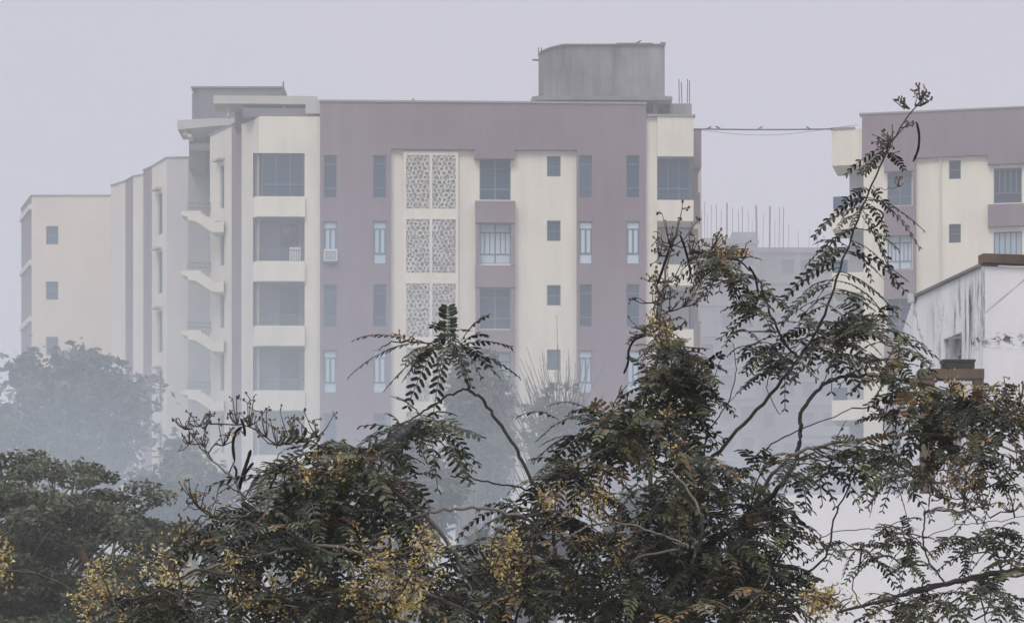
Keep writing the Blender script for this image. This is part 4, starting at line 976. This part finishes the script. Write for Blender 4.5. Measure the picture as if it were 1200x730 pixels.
B(705, 505, 42, 26, 34, 9.3, .3, 5, .4); B(740, 500, 44, 22, 30, 9.3, .3, 5, .35); B(690, 555, 44, 36, 26, 9.4, .35, 4, .3); B(800, 500, 24, 22, 14, 9.4, .25, 4, .3)
for (x, y) in ((655, 492), (690, 480), (715, 488)): t.leaf(P(x, y, 9.3), (-.7, 0, .5), .15, 10, .03, .012, .15, .5)
B(800, 565, 52, 44, 54, 9.4, .4, 5, .3); B(860, 610, 62, 50, 66, 9.5, .4, 5, .25); B(770, 640, 80, 44, 60, 9.4, .5, 5, .28); B(850, 680, 80, 44, 74, 9.5, .5, 5, .25); B(720, 700, 80, 32, 50, 9.4, .5, 5, .28); B(690, 650, 40, 36, 16, 9.5, .4, 4, .3); B(910, 690, 40, 36, 26, 9.4, .4, 4, .25); B(800, 715, 120, 20, 40, 9.3, .4, 5, .3)
B(905, 640, 36, 36, 16, 9.4, .3, 4, .25)
B(960, 545, 50, 20, 24, 9.3, .25, 4, .3, (.1, .16)); B(1020, 535, 50, 20, 26, 9.3, .25, 4, .3, (.1, .16)); B(1060, 550, 34, 20, 14, 9.3, .25, 4, .5, (.1, .16)); B(910, 560, 30, 16, 10, 9.3, .25, 4, .25)
B(1035, 440, 22, 18, 7, 9.35, .15, 4, .55); B(1040, 480, 26, 24, 8, 9.35, .15, 4, .6, (.1, .15)); B(1075, 470, 22, 20, 10, 9.35, .2, 4, .5); B(1098, 525, 20, 34, 26, 9.3, .15, 4, .4, (.1, .16)); B(1125, 475, 36, 24, 50, 9.3, .2, 5, .25, (.1, .16)); B(1150, 490, 30, 24, 14, 9.3, .2, 4, .3); B(1085, 500, 20, 16, 8, 9.3, .2, 4, .3)
t.petals(1045, 430, 16, 10, 8, 9.3, .1, (.2, .6)); t.petals(1115, 455, 24, 12, 18, 9.2, .1, (.3, 1)); t.petals(700, 590, 26, 34, 30, 9.1, .2, (.15, 1)); t.petals(720, 640, 24, 34, 24, 9.1, .2, (.3, .8)); t.petals(790, 480, 26, 8, 8, 9.2, .1, (.2, .8)); t.petals(770, 530, 40, 30, 14, 9.1, .2, (.3, .7)); t.petals(880, 700, 60, 30, 14, 9.1, .2, (.3, .7))
t.petals(965, 700, 26, 22, 44, 9.0, .15, (.4, 1))
t.pod([(878, 538), (890, 536), (908, 540), (920, 548)], 9.3, .005); t.pod([(1088, 470), (1092, 480), (1090, 492)], 9.3, .004); t.pod([(1044, 480), (1050, 492), (1049, 505)], 9.3, .004)
t.finish()

# --- tree at the right edge
t = Tree('feathery_tree', 1300, 8.8, 'sparse feathery tree entering at right, its bare forked branch crossing the low white wall', 91); t.k = .5
t.guide([(1420, 2900, 8.8), (1400, 2000, 8.8), (1370, 1200, 8.8), (1340, 900, 8.8)], .06, .035)
t.guide([(1340, 900, 8.8), (1300, 700, 8.8), (1240, 662, 8.8), (1200, 667, 8.8), (1140, 677, 8.8), (1085, 690, 8.8), (1040, 702, 8.8), (985, 716, 8.8)], .02, .0055)
t.guide([(1240, 664, 8.8), (1180, 676, 8.75), (1120, 680, 8.75), (1075, 690, 8.75), (1055, 698, 8.75)], .006, .003)
t.guide([(1200, 668, 8.8), (1165, 650, 8.8), (1175, 670, 8.8), (1160, 700, 8.8), (1155, 735, 8.8)], .004, .003)
t.guide([(1340, 900, 8.8), (1290, 600, 8.9), (1240, 560, 8.9), (1200, 500, 8.9), (1170, 480, 8.9)], .015, .004)
t.guide([(1110, 686, 8.8), (1090, 660, 8.8), (1082, 630, 8.8), (1086, 600, 8.8), (1090, 580, 8.8)], .004, .003); t.guide([(1090, 580, 8.8), (1120, 583, 8.8), (1145, 590, 8.8), (1160, 606, 8.8)], .003, .002)
t.guide([(1040, 702, 8.8), (1020, 720, 8.8), (1000, 690, 8.8), (1010, 660, 8.8), (1025, 640, 8.8)], .003, .002)
t.guide([(950, 632, 8.9), (990, 622, 8.9), (1030, 618, 8.9), (1060, 610, 8.9)], .002, .002, True); t.guide([(1085, 630, 8.9), (1120, 616, 8.9), (1160, 612, 8.9), (1200, 605, 8.9)], .002, .0015, True)
t.guide([(1240, 580, 8.9), (1200, 640, 8.9), (1175, 665, 8.9), (1160, 690, 8.8)], .004, .003)
t.guide([(1060, 697, 8.8), (1100, 705, 8.7), (1140, 725, 8.7)], .003, .002, True)
B = t.blob
B(1175, 495, 24, 24, 18, 8.9, .2, 4, .25, (.10, .15)); B(1140, 540, 26, 20, 12, 8.9, .2, 3, .3, (.09, .14)); B(1165, 560, 22, 24, 10, 8.9, .2, 3, .3, (.09, .14)); B(1195, 560, 14, 40, 10, 8.9, .2, 3, .25, (.1, .15))
B(1130, 600, 30, 24, 8, 8.8, .2, 3, .35, (.08, .13)); B(1185, 650, 22, 30, 10, 8.8, .2, 3, .3, (.09, .14)); B(1060, 660, 30, 16, 7, 8.8, .2, 3, .35, (.08, .12)); B(1075, 620, 26, 22, 10, 8.8, .2, 3, .3, (.08, .13)); B(1040, 625, 30, 20, 9, 8.8, .2, 3, .3, (.08, .13)); B(1160, 630, 22, 24, 12, 8.8, .2, 4, .2, (.10, .15)); B(1120, 640, 26, 20, 9, 8.8, .2, 3, .3, (.07, .12)); B(1100, 710, 60, 18, 22, 8.8, .3, 4, .35, (.08, .14)); B(1040, 715, 34, 14, 8, 8.8, .3, 3, .4); B(1170, 700, 34, 30, 14, 8.7, .3, 4, .3, (.09, .14)); B(1010, 650, 22, 24, 6, 8.8, .2, 3, .3, (.08, .12)); B(1085, 570, 16, 12, 4, 8.8, .1, 3, .3, (.08, .12)); B(985, 640, 14, 20, 5, 8.8, .2, 3, .25, (.08, .12))
for q in [(1150, 590), (1130, 585), (1105, 583), (1165, 470), (1180, 462), (1195, 470), (1140, 575), (1120, 560), (1185, 600)]: t.buds(*q, 8.8, 7, .045, (0, 0, .7), .3, .006, .9)
t.petals(1135, 562, 14, 10, 8, 8.7, .1, (.1, .8)); t.petals(1040, 720, 30, 12, 12, 8.7, .1, (.1, .5)); t.petals(1190, 470, 10, 12, 6, 8.8, .1, (.2, .7))
t.finish()
